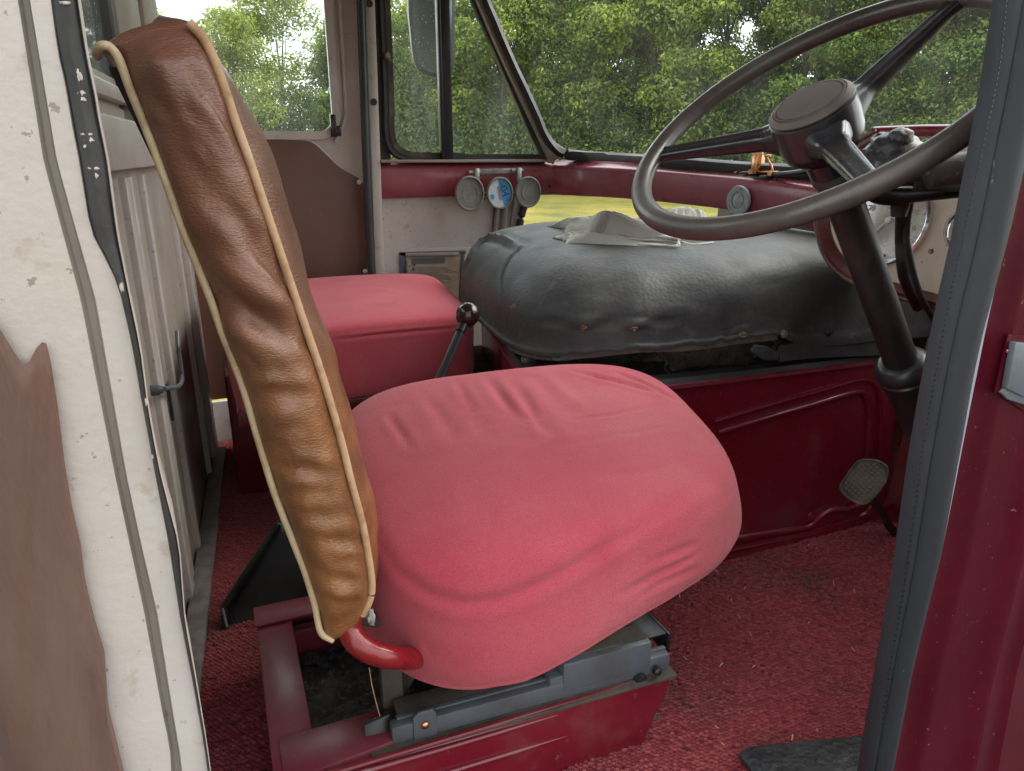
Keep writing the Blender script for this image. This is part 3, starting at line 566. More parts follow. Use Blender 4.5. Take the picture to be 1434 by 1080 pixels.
# slanting windscreen post: cream strip + rubber
wp = thing('windscreen_post', (1.1, YW, .87), 'slanting cream post with peeling paint between side window and windscreen', 'post')
pp = [at(774, 226, y=YW-.015), at(757, 189, y=YW-.015), at(735, 142, y=YW-.015), at(713, 95, y=YW-.015), at(693, 50, y=YW-.015), at(674, 5, y=YW-.015), at(640, -75, y=YW-.015), at(600, -170, y=YW-.015)]
part('strip', sweep(crom(pp, 40), [(-.013, -.012), (.011, -.012), (.013, .012), (-.013, .012)], (0, 1, 0)), m_cream, wp)
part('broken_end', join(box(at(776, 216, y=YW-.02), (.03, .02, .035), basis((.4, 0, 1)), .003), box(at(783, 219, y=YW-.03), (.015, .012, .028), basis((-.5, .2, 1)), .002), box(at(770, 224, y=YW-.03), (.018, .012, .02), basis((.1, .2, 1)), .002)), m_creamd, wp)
# lower wall with raised panel
lw = thing('side_wall', (.77, YW, .0), 'pale cream lower side wall below the maroon rail', 'wall')
part('panel', prism([(.50, YW+.003, 0), (.50, YW+.003, .80), (1.03, YW, .80), (1.03, YW, .0)], (0, .03, 0), .002), m_cream, lw)
part('lower_board', prism([at(531, 348, y=YW-.012), at(700, 346, y=YW-.012), at(700, 346, y=YW-.012)-(0, 0, .58), at(531, 348, y=YW-.012)-(0, 0, .58)], (0, .014, 0), .003), m_cream, lw)
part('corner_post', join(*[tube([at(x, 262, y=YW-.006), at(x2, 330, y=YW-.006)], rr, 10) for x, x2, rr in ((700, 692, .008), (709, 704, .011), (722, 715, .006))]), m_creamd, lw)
part('rubber_edge', tube(crom([at(745, 262, y=YW-.01), at(738, 280, y=YW-.01), at(731, 300, y=YW-.01), at(726, 330, y=YW-.01), at(724, 380, y=YW-.01)], 20), .013, 10), m_rubber, lw)
part('panel_edge', tube([at(693, 284, y=YW-.004), at(690, 330, y=YW-.004)], .003, 6), m_black, lw)
np_ = thing('notice_plate', tuple(at(605, 380, y=YW-.014)), 'aged brown notice plate in a dark slate frame on the far side wall', 'notice plate')
def pq(x, y, d=.014): return at(x, y, y=YW-d)
part('frame', join(bar(pq(559, 356), pq(652, 353), .013, .008, .002, (0, 1, 0)), bar(pq(564, 353), pq(564, 420), .022, .008, .002, (0, 1, 0)), bar(pq(648, 353), pq(645, 420), .014, .008, .002, (0, 1, 0)), bar(pq(569, 365, .016), pq(569, 420, .016), .006, .012, .001, (0, 1, 0))), m_slate, np_)
part('plate', prism([pq(562, 355, .013), pq(648, 353, .013), pq(646, 425, .013), pq(564, 425, .013)], (0, -.003, 0)), m_plate, np_)
part('retaining_bar', bar(pq(568, 356.5, .022), pq(642, 355.5, .022), .010, .006, .001, (0, 1, 0)), m_creamd, np_)
part('heading_block', prism([pq(576, 362, .0165), pq(623, 361, .0165), pq(623, 369, .0165), pq(576, 370, .0165)], (0, -.0006, 0)), m_grey, np_)
pr = random.Random(3); tx = [bar(pq(574+pr.uniform(0, 6), yy, .0165), pq(606+pr.uniform(0, 34), yy+pr.uniform(-.4, .4), .0165), .0012, .0012, 0, (0, 1, 0)) for yy in np.arange(374, 396, 2.4)]
part('printed_lines', join(*tx), m_grey, np_)
for g_ in [lathe([(0, 0), (.0035, 0), (.0035, .0015), (0, .0015)], pq(x, y, .0165), (0, -1, 0), 10) for x, y in ((580, 371), (579, 377), (586, 387), (582, 390), (577, 391), (573, 393))]: part('hole', g_, m_black, np_)

# front: dashboard rail
TOPP = [(.500, 2.385, .868, .765), (.80, 2.385, .868, .766), (1.135, 2.38, .866, .764), (1.20, 2.29, .862, .763), (1.27, 2.12, .857, .762), (1.34, 1.85, .846, .756), (1.385, 1.6, .834, .745), (1.405, 1.40, .822, .722), (1.42, 1.2, .812, .71), (1.43, .95, .80, .70)]
db = thing('dashboard_rail', (1.1, 2.0, .76), 'maroon painted rail running under the side window and windscreen', 'dashboard')
def rail(P, n):
    P = crom(P, n); V = []
    for i in range(n):
        d = P[min(i+1, n-1)][:2]-P[max(i-1, 0)][:2]; d /= np.linalg.norm(d); o = np.array([-d[1], d[0]])   # outward (away from cab)
        o = -o if o[0]+o[1] < 0 else o; x, y, zt, zb = P[i]; lw_ = .015+.05*np.clip((2.38-y)/.5, 0, 1)
        for a, z in ((.03, zb-.004), (.004, zb-.004), (.0, zb+.002), (0, (zt+zb)/2), (0, zt-.018), (.003, zt-.010), (.010, zt-.004), (.02, zt), (lw_+.02, zt+.014), (lw_+.03, zt+.006), (lw_+.03, zb+.02)):
            V.append((x+o[0]*a, y+o[1]*a, z))
    return np.array(V), grid_faces(n, 11, True)+[tuple(range(11)), tuple(range((n-1)*11, n*11))]
part('side_rail', rail(TOPP[:3], 20), m_dash, db)
part('front_rail', rail([(1.128, 2.384, .8665, .7645)]+TOPP[3:], 60), m_dash, db)
part('rivet', lathe([(0, 0), (.007, 0), (.005, .004), (0, .005)], at(769, 261, y=2.384), (0, -1, 0), 12), m_marout, db)
# windscreen
WB = [(1.125, 2.415, .885), (1.20, 2.36, .882), (1.30, 2.16, .876), (1.39, 1.85, .868), (1.445, 1.58, .86), (1.475, 1.38, .855), (1.50, 1.1, .85), (1.51, .8, .85), (1.50, .5, .85)]
wb = crom(WB, 60); rake = np.array([-.40, 0, .74])
ws = thing('windscreen', (1.4, 1.5, .86), 'large raked windscreen in black rubber behind the steering wheel', 'windscreen')
sa = np.array([at(x, y, y=2.36) for x, y in ((674, -25), (680, 0), (690, 24), (704, 58), (719, 92), (737, 130), (752, 163), (762, 187), (775, 205), (792, 215))])
bot = [at(x, y, x=X_) for x, y, X_ in ((815, 219, 1.22), (850, 221, 1.29), (893, 224, 1.335), (960, 229, 1.37), (1040, 236, 1.42), (1150, 243, 1.46), (1290, 251, 1.50))]
ext = [np.array([a_[0], a_[1], a_[2]]) for a_ in (at(620, -150, y=2.36), at(650, -80, y=2.36))]
pr_ = crom(list(ext)+list(sa)+bot+[(1.50, .45, .865)], 120)
part('rubber_surround', sweep(pr_, [(-.016, -.012), (0, -.017), (.016, -.012), (.018, .006), (0, .014), (-.018, .006)], (1, -.5, .2)), m_rubber, ws)
part('chrome_insert', tube(pr_+np.array([.012, .012, .012]), .0025, 6), m_grey, ws)
gl = np.concatenate([wb-rake*.02, wb+rake]); part('pane', (gl, grid_faces(2, 60)), m_glassw, ws)
part('header', tube([tuple(wb[i]+rake*1.02) for i in (0, 15, 30, 45, 59)], .03, 10), m_cream, ws)
# footwell end wall; dark boards added below the rail to block leaking light
fp = thing('front_panel', (1.5, 1.0, 0), 'dark maroon footwell end wall beyond the pedal', 'panel')
part('toe_board', join(prism([(1.53, .46, -.02), (1.53, 1.18, -.02), (1.60, 1.18, .7), (1.60, .46, .7)], (.02, 0, 0), .003), box((1.63, 1.3, .3), (.04, .5, .75))), m_maroon, fp)
part('added_dark_board', join(box((1.62, .98, .60), (.05, 1.05, .34), bev=.01), box((1.66, 1.75, .42), (.04, .7, .70))), m_black, fp)

# ------------------------------------------------------------------ engine box + cover
eb = thing('engine_box', (1.0, 1.3, 0), 'maroon painted steel engine box with pressed side panel beside the driver footwell', 'engine box')
YE = 1.17
def pE(x, y, d=0.): return at(x, y, y=YE-d)
side = [(.56, YE, -.01), (.56, YE, .452), (.80, YE, .442), (1.44, YE, .436), (1.50, YE, .436), (1.52, YE, -.01)]
part('side_panel', prism(side, (0, .02, 0), .006, 3), m_maroon, eb)
fr = [pE(x, y, .004) for x, y in ((1005, 606), (1060, 589), (1140, 566), (1200, 549), (1213, 556), (1217, 580), (1214, 640), (1205, 700), (1188, 712), (1165, 714), (1148, 724), (1130, 738), (1090, 744), (1040, 752), (980, 762))]
part('pressed_rib', join(tube(crom(fr, 80), .0075, 10), tube(crom([pE(x, y, .003) for x, y in ((1000, 590), (1080, 566), (1160, 544), (1205, 532), (1226, 540), (1232, 570), (1230, 650), (1222, 705), (1200, 726), (1150, 742), (1045, 764), (980, 776))], 80), .006, 8)), m_maroon, eb)
part('bottom_flange', sweep([pE(960, 800, .0), pE(1040, 775, .0), pE(1130, 752, .0), pE(1215, 722, .0), pE(1260, 700)], [(-.012, -.006), (.006, -.006), (.006, .012), (-.012, .012)]), m_maroon, eb)
part('bolt', lathe([(0, 0), (.012, 0), (.011, .004), (.006, .006), (0, .007)], pE(1135, 724, .002), (0, -1, 0), 14), m_maroon, eb)
lp = [(.66, 1.80, .47), (.60, 1.5, .462), (.562, 1.30, .458), (.560, 1.20, .457), (.585, 1.172, .456), (.70, 1.166, .450), (.95, 1.164, .444), (1.25, 1.163, .440), (1.5, 1.163, .438)]
part('rear_panel', prism([(.562, 1.17, -.01), (.562, 1.17, .452), (.60, 1.5, .455), (.665, 1.85, .46), (.665, 1.85, -.01)], (.02, 0, 0), .004), m_maroon, eb)
part('rim_flange', sweep(crom(lp, 60), [(-.010, -.004), (.010, -.004), (.010, .004), (-.010, .004)]), m_mardust, eb)
part('rubber_lip', sweep(crom([(a+.012 if b > 1.19 else a, b+.012 if b < 1.2 else b, c+.008) for a, b, c in lp], 60), [(-.014, -.006), (.016, -.005), (.020, .008), (-.008, .006)]), m_rubber, eb)
part('inner_dark_block', join(box((1.02, 1.62, .33), (.86, .62, .06)), box((1.0, 1.32, .30), (.80, .02, .30))), m_blackd, eb)  # dark blocks put in for the shade of the gap under the cover
def lump(c, s, seed, amp=.25, n=24):
    bm = bmesh.new(); bmesh.ops.create_icosphere(bm, subdivisions=4, radius=1)
    for v in bm.verts:
        k = 1+amp*(mnoise.noise(v.co*1.8+Vector((seed, 0, 0)))+.5*mnoise.noise(v.co*5+Vector((0, seed, 0)))); v.co = Vector((v.co.x*s[0]*k+c[0], v.co.y*s[1]*k+c[1], v.co.z*s[2]*k+c[2]))
    return bmg(bm)
part('insulation', join(lump((1.07, 1.34, .47), (.17, .05, .075), 2), lump((1.22, 1.32, .47), (.10, .05, .06), 5), lump((.93, 1.36, .46), (.07, .05, .05), 8)), m_wool, eb)
part('pipe_clip', box(at(740, 505, y=1.36), (.03, .02, .02), bev=.004), m_grey, eb); part('pipe_union', lump(at(790, 497, y=1.33), (.022, .02, .018), 3, .2), m_grey, eb)
part('hanging_wire', tube(crom([at(x, y, y=1.25) for x, y in ((925, 497), (934, 506), (931, 516), (938, 525), (930, 534))], 20), .0016, 6), m_grey, eb)

ec = thing('engine_cover', (.98, 1.6, .5), 'black rubberised domed engine cover with torn lower edge and rusty screws', 'engine cover')
ztop_c = lambda a, b: .703+.012*math.sin(a*3.0)-.035*np.clip((a-.72)/.28, 0, 1)**2+.008*(b-.5)-.02*np.clip((.12-a)/.12, 0, 1)
cc = [(.545, 1.185), (1.74, 1.14), (1.66, 2.10), (.66, 2.16)]
g = pad(cc, [(0, 0), (.3, 0), (.52, -.003), (.69, -.009), (.81, -.020), (.89, -.035), (.945, -.055), (.980, -.079), (1.0, -.104), (1.006, -.125), (1.008, -.145), (1.010, -.160), (1.013, -.170), (1.020, -.176), (1.021, -.184)], p=4.2, nu=300, rings=90, ztop=ztop_c)
V, F = g; V = V.copy()
bmp = fbm(V[:, 0]*5, V[:, 1]*5+V[:, 2]*4, 4)-.5; N_ = vnorm(V, F); V += N_*(.007*bmp[:, None])
ring = np.arange(len(V))//300; ang = np.arange(len(V)) % 300
j = .5*fbm(ang*.11, ring*0, 12, 4)+.5*fbm(ang*.6, ring*0, 17, 3)                      # torn lower edge
tear = np.clip((ring-68)/21, 0, 1); near = (V[:, 1] < 1.35)
V[:, 2] += tear*near*np.where((V[:, 0] > .60) & (V[:, 0] < 1.10), (.004+.030*(j-.5)), .004*(j-.5)-.034*np.clip((V[:, 0]-1.10)/.06, 0, 1))
F = [f for f in F if len(f) == 4]
g = creases((V, F), [([(652, 370), (668, 345), (690, 331), (712, 338), (730, 347)], .010, -.014), ([(730, 347), (712, 365), (702, 392), (698, 420)], .006, .009), ([(817, 440), (817, 462)], .03, -.012), ([(888, 445), (888, 462)], .03, -.012), ([(1040, 455), (1040, 470)], .02, -.006), ([(930, 370), (935, 430)], .06, .006), ([(850, 360), (845, 420)], .05, .007), ([(1010, 370), (1030, 440)], .06, -.006)])
cover = part('shell', g, m_under, ec, smooth=60)
sol = cover.modifiers.new('thickness', 'SOLIDIFY'); sol.thickness = .005; sol.offset = -1
BC = bvh_of(cover)
def cov(x, y):
    l, n = hit(x, y, BC)
    return (l, n) if l is not None else (at(x, y, y=1.16), np.array([0, -1., 0]))
for x, y, mt in ((817, 461, m_screw), (888, 462, m_screw), (1040, 468, m_screw), (1098, 468, m_alu), (1160, 466, m_black), (1228, 458, m_screw), (719, 431, m_screw)):
    l, n = cov(x, y)
    part('screw', join(lathe([(0, -.002), (.0090, -.002), (.0090, .001), (.0072, .0018), (.0060, .0018), (.0042, .0045), (0, .005)], l, n, 20), bar(l+n*.0062-np.array([.004, 0, 0]), l+n*.0062+np.array([.004, 0, .001]), .0012, .001, 0)), mt, ec)
# metal under-edge showing below the torn rubber
MV = np.array([v.co[:] for v in cover.data.vertices])+WO[cover.name]; rg_ = MV[87*300:88*300]
ed = rg_[(rg_[:, 1] < 1.42) & (rg_[:, 0] < 1.15)]; ed = ed[np.argsort(np.arctan2(ed[:, 1]-1.65, ed[:, 0]-1.1))]
ed = crom(ed[::6]+np.array([0, .006, 0])+np.stack([.004*np.clip((1.0-ed[::6, 0])*3, 0, 1), np.zeros(len(ed[::6])), -.008-.0*ed[::6, 0]], 1), 90)
part('metal_edge', sweep(ed, [(-.0015, -.005), (.0015, -.005), (.0015, .010), (-.0015, .010)]), m_scrim, ec)
# hardened rubber flap pieces at both ends of the tear
for pts_, yy, d_ in ((((1052, 492), (1058, 484), (1075, 486), (1092, 494), (1090, 505), (1070, 505)), YE-.02, .006),):
    part('rubber_flap', prism([at(x, y, y=yy) for x, y in pts_], (0, d_, .002), .002), m_under, ec)
part('lower_flap', sweep(crom([at(x, y, y=YE-.016) for x, y in ((1092, 493), (1115, 490), (1160, 487), (1210, 485), (1262, 483))], 30), [(-.003, -.022), (.003, -.022), (.005, .012), (-.003, .016)]), m_under, ec)

# folded rag on the cover
rg = thing('folded_rag', tuple(cov(880, 335)[0]), 'crumpled grey rag folded on top of the black engine cover', 'rag')
def sheet(sec, L, w, seed, th=.003, amp=.006, yaw=0.0, org=(0, 0, 0), taper=None):
    """a strip of cloth: section polyline (u, z) swept along v with wobble and thickness"""
    S_ = crom(sec, 50); nv = 46; V = []
    for iv, v in enumerate(np.linspace(-w/2, w/2, nv)):
        for iu, (u, z) in enumerate(S_):
            f = 1+(taper*(v/w) if taper else 0)
            q = np.array([v+.010*(fbm(iu*.12, seed, seed)-.5), u*f, z*(1+.25*(fbm(v*12, iu*.05, seed)-.5))+amp*(fbm(v*14+seed, u*16, seed+3)-.5)])
            c_, s_ = math.cos(yaw), math.sin(yaw); V.append((org[0]+q[0]*c_-q[1]*s_, org[1]+q[0]*s_+q[1]*c_, org[2]+q[2]))
    n0 = len(V); F = grid_faces(nv, 50); V = np.array(V); N = vnorm(V, F); V2 = V-N*th
    F2 = [tuple(i+n0 for i in f[::-1]) for f in F]; E = []
    for i in range(nv-1):
        for c0, fl in ((0, 0), (49, 1)): a, b = i*50+c0, (i+1)*50+c0; E.append((a, b, b+n0, a+n0) if fl else (b, a, a+n0, b+n0))
    for k in range(49):
        for r0, fl in ((0, 1), ((nv-1)*50, 0)): a, b = r0+k, r0+k+1; E.append((a, b, b+n0, a+n0) if fl else (b, a, a+n0, b+n0))
    return np.concatenate([V, V2]), F+F2+E
def zc(x, y):
    l, n, i, d = BC.ray_cast(Vector((x, y, 1.2)), Vector((0, 0, -1))); return l.z if l else .71
def hump(tops, bots, W, seed, lean=.25, nu=90, nv=40, sharp=.55):
    T = crom(tops, nu); B = crom(bots, nu); V = []
    for i in range(nu):
        l, n = hit(B[i][0], B[i][1], BC)
        if l is None: l = at(B[i][0], B[i][1], z=.72)
        tp_ = at(T[i][0], T[i][1], y=l[1]+W*lean); h_ = max(.003, tp_[2]-l[2])
        for k in range(nv):
            v = k/(nv-1); w = W*(.8+.4*fbm(i*.06, seed, seed)); prf = min(1, v/lean)**sharp if v < lean else max(0, 1-((v-lean)/(1-lean))**3)
            z = l[2]+h_*prf; fold = -.016*abs(fbm(i*.10+v*3, v*3.5-i*.03, seed)-.5)+.003*(fbm(i*.5, v*9, seed+4)-.5)+.003
            x_ = l[0]+(tp_[0]-l[0])*min(1, v/lean)+.01*(fbm(v*4, i*.03, seed+2)-.5); V.append((x_, l[1]+v*w, max(z+fold*min(1, 6*v), l[2]-.002)))
    n0 = len(V); V = np.array(V); V2 = V.copy(); V2[:, 2] = V2[:, 2].min()-.004 if False else V2[:, 2]-.003
    F = grid_faces(nu, nv); F += [tuple(j+n0 for j in f[::-1]) for f in F]
    return np.concatenate([V, V2]), F
lay = lambda dz: [(800, 334+dz), (830, 336+dz), (870, 339+dz), (910, 343+dz), (948, 346.5+dz)]
def roll(pts, r_, fl=.45, dy=0.0, dz=0.0):
    P = []
    for x, y in crom(pts, 40):
        l, n = hit(x, y, BC); l = l if l is not None else at(x, y, z=.72); P.append(l+np.array([0, dy, dz+.002*(vn(x*.2, 1., 5)-.5)]))
    return sweep(P, circ(r_, 14, fl), (0, 0, 1), scale=[(.6+.5*fbm(i*.3, 1, 3))*min(1, .3+i*.1) for i in range(40)])
part('cloth', hump([(792, 320), (800, 312), (812, 307), (832, 305), (843, 304), (849, 299), (856, 297), (874, 301), (900, 308), (930, 319), (952, 335)], [(792, 326), (810, 330), (850, 336), (900, 341), (930, 344), (953, 346)], .15, 3), m_rag, rg)
part('cloth_fold', hump([(918, 309), (930, 300), (945, 294), (960, 291), (972, 293), (985, 298), (998, 311)], [(915, 333), (940, 334), (960, 334), (980, 334), (1002, 333)], .10, 9, .35), m_rag, rg)
part('cloth_fold', hump([(795, 337), (812, 327), (830, 327), (870, 332), (910, 337), (940, 338), (950, 342)], [(793, 341), (812, 341), (840, 342), (880, 344), (915, 346), (948, 348)], .10, 14, .15), m_rag, rg)
part('cloth_edge', roll([(840, 339), (880, 341), (915, 344), (948, 346)], .011, .35, -.004, .002), m_rag, rg)
part('cloth_edge', roll([(858, 338), (890, 340), (920, 342), (946, 344)], .010, .38, -.006, .009), m_rag, rg)
part('cloth_edge', roll([(868, 338), (895, 339), (925, 342), (950, 345)], .013, .42, -.002, .017), m_rag, rg)
part('cloth_edge', roll([(786, 320), (800, 327), (815, 330)], .0035, .5), m_rag, rg)
part('cloth_edge', roll([(950, 338), (970, 342), (985, 342), (998, 340)], .006, .45), m_rag, rg)
# small grey lever between cover and binnacle
lv = thing('release_lever', tuple(at(1120, 343, y=1.45)), 'short grey lever lying at the far edge of the engine cover by the instrument panel', 'lever')
part('arm', tube([at(1106, 346, y=1.46), at(1108, 333, y=1.46), at(1116, 328, y=1.45), at(1128, 338, y=1.42), at(1136, 343, y=1.41)], .0085, 12, scale=[1, 1, 1, 1.1, 1.1]), m_greyp, lv)
part('bracket', box(at(1160, 352, y=1.45), (.10, .03, .012), bev=.003), m_binn, lv); part('stop', box(at(1085, 335, y=1.6), (.07, .05, .02), bev=.006), m_black, lv)

# ------------------------------------------------------------------ passenger seat
sp = thing('passenger_seat', (.24, 1.88, 0), 'far red cloth bench seat between the cab door and the engine cover', 'seat')
g = pad([(.0, 1.55), (.575, 1.60), (.66, 2.28), (-.02, 2.24)], [(0, 0), (.4, -.002), (.7, -.006), (.88, -.014), (.95, -.020), (.98, -.027), (.992, -.036), (.998, -.048), (1.0, -.07), (.998, -.10), (.998, -.15), (.99, -.185), (.96, -.195), (.8, -.197)], p=9, nu=220, rings=60, ztop=lambda a, b: .545+.012*math.sin(math.pi*min(max(a, 0), 1))-.0*b)
g = creases(g, [([(470, 476), (560, 466), (664, 457)], .004, .003), ([(600, 410), (630, 430)], .01, .0015)])
part('cushion', g, m_cloth, sp)
part('base', join(box((.25, 2.12, .17), (.54, .36, .35), bev=.008), box((.26, 1.92, .325), (.52, .56, .04), bev=.004)), m_maroon, sp)

# gear lever
gl_ = thing('hand_lever', tuple(at(612, 560, y=1.22)), 'black lever with a round brown knob between the two red seats', 'lever')
kc = at(655, 441, y=1.30); kb = at(609, 545, y=1.22)
part('knob', lathe([(0, -.024), (.010, -.023), (.013, -.021), (.0195, -.014), (.0233, -.004), (.0235, .003), (.021, .0115), (.016, .0185), (.008, .023), (0, .024)], kc, kc-kb, 40), m_knob, gl_)
sh = bar(kb+(kb-kc)*1.6, kc-(kc-kb)/np.linalg.norm(kc-kb)*.02, .0155, .010, .003)
part('shaft', sh, m_col, gl_)
part('collar', lathe([(0, -.012), (.0095, -.012), (.0095, .006), (0, .006)], kc-(kc-kb)/np.linalg.norm(kc-kb)*.028, kc-kb, 16), m_black, gl_)

# ------------------------------------------------------------------ seat box
sb = thing('seat_box', (.28, .95, 0), 'dusty maroon steel seat box with grey slide rail under the red driver seat', 'seat base')
part('top_frame', join(prism([(-.012, .77, .112), (.046, .77, .112), (.046, 1.165, .112), (-.012, 1.165, .112)], (0, 0, .018), .003),
    prism([(-.014, 1.118, .131), (.50, 1.118, .131), (.50, 1.172, .131), (-.014, 1.172, .131)], (0, 0, .006), .002),
    prism([(.0, .772, .1125), (.165, .788, .1125), (.135, .852, .1125), (.0, .852, .1125)], (0, 0, .0195), .002)), m_mardust, sb)
part('outer_wall', join(box((-.006, .965, .055), (.012, .40, .115), bev=.002), box((.25, 1.168, .055), (.52, .012, .118), bev=.002), box((.25, 1.125, .085), (.44, .02, .045), bev=.002)), m_mardust, sb)
q = [(-.012, .772, -.01), (-.012, .772, .118), (.578, .764, .118), (.585, .764, .105), (.545, .766, .0), (.535, .766, -.01)]
part('near_panel', prism(q, (0, .010, 0), .004, 3), m_maroon, sb)
def pN(x, y, d=.0): return at(x, y, y=.768-d)
part('panel_rib', join(tube(crom([pN(400, 1112.5), pN(527, 1075.5), pN(620, 1048.5), pN(700, 1025), pN(806, 994)], 30), .0052, 10, scale=list(np.r_[np.ones(22), np.linspace(1, .1, 8)])), tube(crom([pN(400, 1151), pN(520, 1114), pN(632, 1080), pN(720, 1053), pN(806, 1027)], 30), .0052, 10, scale=list(np.r_[np.ones(22), np.linspace(1, .1, 8)])), tube([pN(430, 1092.5, .0), pN(476, 1079, .0), pN(700, 1012, .0), pN(922, 946, .0)], .004, 8)), m_maroon, sb)
def pR(x, y, Y=.79): return at(x, y, y=Y)
r0 = np.array([.145, .800, .137]); r1 = np.array([.585, .785, .137]); ux = (r1-r0)/np.linalg.norm(r1-r0); uy = np.array([-ux[1], ux[0], 0])
def rb(s0, s1, o, z, w, h, bev=.002): p_ = r0+ux*s0+uy*o; q_ = r0+ux*s1+uy*o; p_[2] = q_[2] = z; return bar(p_, q_, w, h, bev)
part('dirty_ledge', rb(-.03, .445, .0, .123, .062, .006, .001), m_greyrust, sb)
part('slide_rail', join(rb(0, .44, -.006, .139, .018, .030, .003), rb(.01, .44, .002, .1545, .008, .004, .001)), m_grey, sb)
part('rail_top', join(rb(.012, .235, .022, .1535, .034, .004, .001), rb(.262, .40, .010, .1895, .034, .0035, .001)), m_greyrust, sb)
part('rail_block', join(rb(.255, .405, .006, .162, .046, .052, .005), rb(.235, .262, .006, .150, .040, .032, .003)), m_grey, sb)
tabc = r0+ux*.045+np.array([0, -.018, 0])
part('bolt_tab', join(prism([tabc+ux*a+np.array([0, 0, b]) for a, b in ((-.016, -.012), (.017, -.012), (.017, .026), (.012, .034), (-.008, .034), (-.016, .026))], (0, .006, 0), .0015)), m_grey, sb)
part('bolt', lathe([(0, 0), (.0055, 0), (.0055, .002), (.003, .004), (0, .004)], tabc+np.array([0, -.001, .012]), (0, -1, 0), 12), m_brass, sb)
part('bolt', join(lathe([(0, 0), (.007, 0), (.007, .008), (.004, .011), (0, .011)], r0+ux*.41+np.array([0, -.02, .0]), (.1, -1, .1), 12), lathe([(0, 0), (.012, 0), (.010, .010), (0, .012)], r0+ux*.385+np.array([0, -.014, -.014]), (0, -1, 0), 12)), m_black, sb)
ch = [pR(880, 862, .86), pR(905, 849, .88), pR(934, 880, .86), pR(933, 906, .82), pR(908, 911, .80)]
part('end_channel', join(prism([(.535, .80, .165), (.535, .93, .165), (.585, .93, .165), (.60, .905, .165), (.60, .80, .165)], (0, 0, .004), .001), box((.598, .86, .150), (.005, .13, .04), bev=.001), box((.537, .86, .158), (.004, .12, .02), bev=.001)), m_black, sb)
part('inner_rail', join(bar((.17, .93, .14), (.60, .98, .15), .03, .03, .003), bar((.16, .87, .125), (.235, .93, .175), .035, .006, .001)), m_greyrust, sb)
part('corner_bracket', join(prism([pR(510, 1016, .815), pR(546, 1000, .815), pR(540, 1040, .80), pR(512, 1052, .80)], (0, .006, .0), .001)), m_black, sb)
gx_, gy_ = np.meshgrid(np.linspace(.03, .58, 120), np.linspace(.78, 1.16, 90)); gz_ = .022+.022*(fbm(gx_*28, gy_*28, 4)-.5)+.008*(vn(gx_*160, gy_*160, 2)-.5)
part('fluff_lining', (np.stack([gx_, gy_, gz_], -1).reshape(-1, 3), grid_faces(90, 120)), m_debris, sb)
part('inner_shadow_box', join(box((.34, 1.02, .07), (.22, .20, .10), bev=.004), box((.245, .90, .06), (.02, .22, .09), bev=.002)), m_blackd, sb)  # dark boxes standing in for shade inside the seat box

# black bracket behind the seat
bb = thing('seat_bracket', (.05, 1.3, 0), 'black folded steel bracket standing on the red carpet behind the seat back', 'bracket')
P_ = [at(391, 733, y=1.36), at(314, 850, y=1.36), at(315, 880, y=1.33), at(560, 850, y=1.30), at(560, 700, y=1.36)]
part('plate', prism([p_+np.array([0, .01, 0]) for p_ in P_], (0, .004, 0), .001), m_black, bb)
part('folded_edge', tube([P_[0], P_[1], P_[2]], .008, 10), m_black, bb)
part('bright_end', tube([at(388, 735, y=1.355), at(393, 733, y=1.355), at(396, 744, y=1.355)], .0022, 6), m_grey, bb)

# ------------------------------------------------------------------ driver seat
ds = thing('driver_seat', (.35, .9, .13), 'driver seat with red cloth cushion and tall brown leather backrest edged in tan piping', 'seat')
zt = lambda a, b: .495+.058*b+.012*a-.03*max(0, .25-a)*(1-b)*2-.016*max(0, a-.75)*4*(1-b)*.6
thk = lambda a, b: 1.07-.40*np.clip(a, 0, 1)
prof = [(0, 0), (.3, 0), (.5, -.003), (.65, -.008), (.75, -.013), (.82, -.019), (.87, -.026), (.90, -.034), (.92, -.046), (.938, -.062), (.955, -.085), (.972, -.11), (.985, -.132), (.992, -.152), (.985, -.165), (.96, -.173), (.75, -.173)]
g = pad([(.075, .603), (.655, .628), (.755, 1.13), (.115, 1.21)], prof, p=3.6, nu=300, rings=110, ztop=zt, th=thk)
V, F = g; dd = np.clip((.46-V[:, 2])/.13, 0, 1); wq = np.clip(1-(V[:, 0]-.09)/.20, 0, 1)*np.clip(1-(V[:, 1]-.60)/.25, 0, 1)
V[:, 0] += .055*dd*wq; V[:, 1] += .02*dd*wq; V[:, 1] += .03*dd*np.clip((V[:, 0]-.35)/.25, 0, 1)*np.clip(1-(V[:, 1]-.60)/.2, 0, 1); V[:, 2] += -.02*dd*np.clip(1-abs(V[:, 0]-.27)/.17, 0, 1)*np.clip(1-(V[:, 1]-.60)/.25, 0, 1)
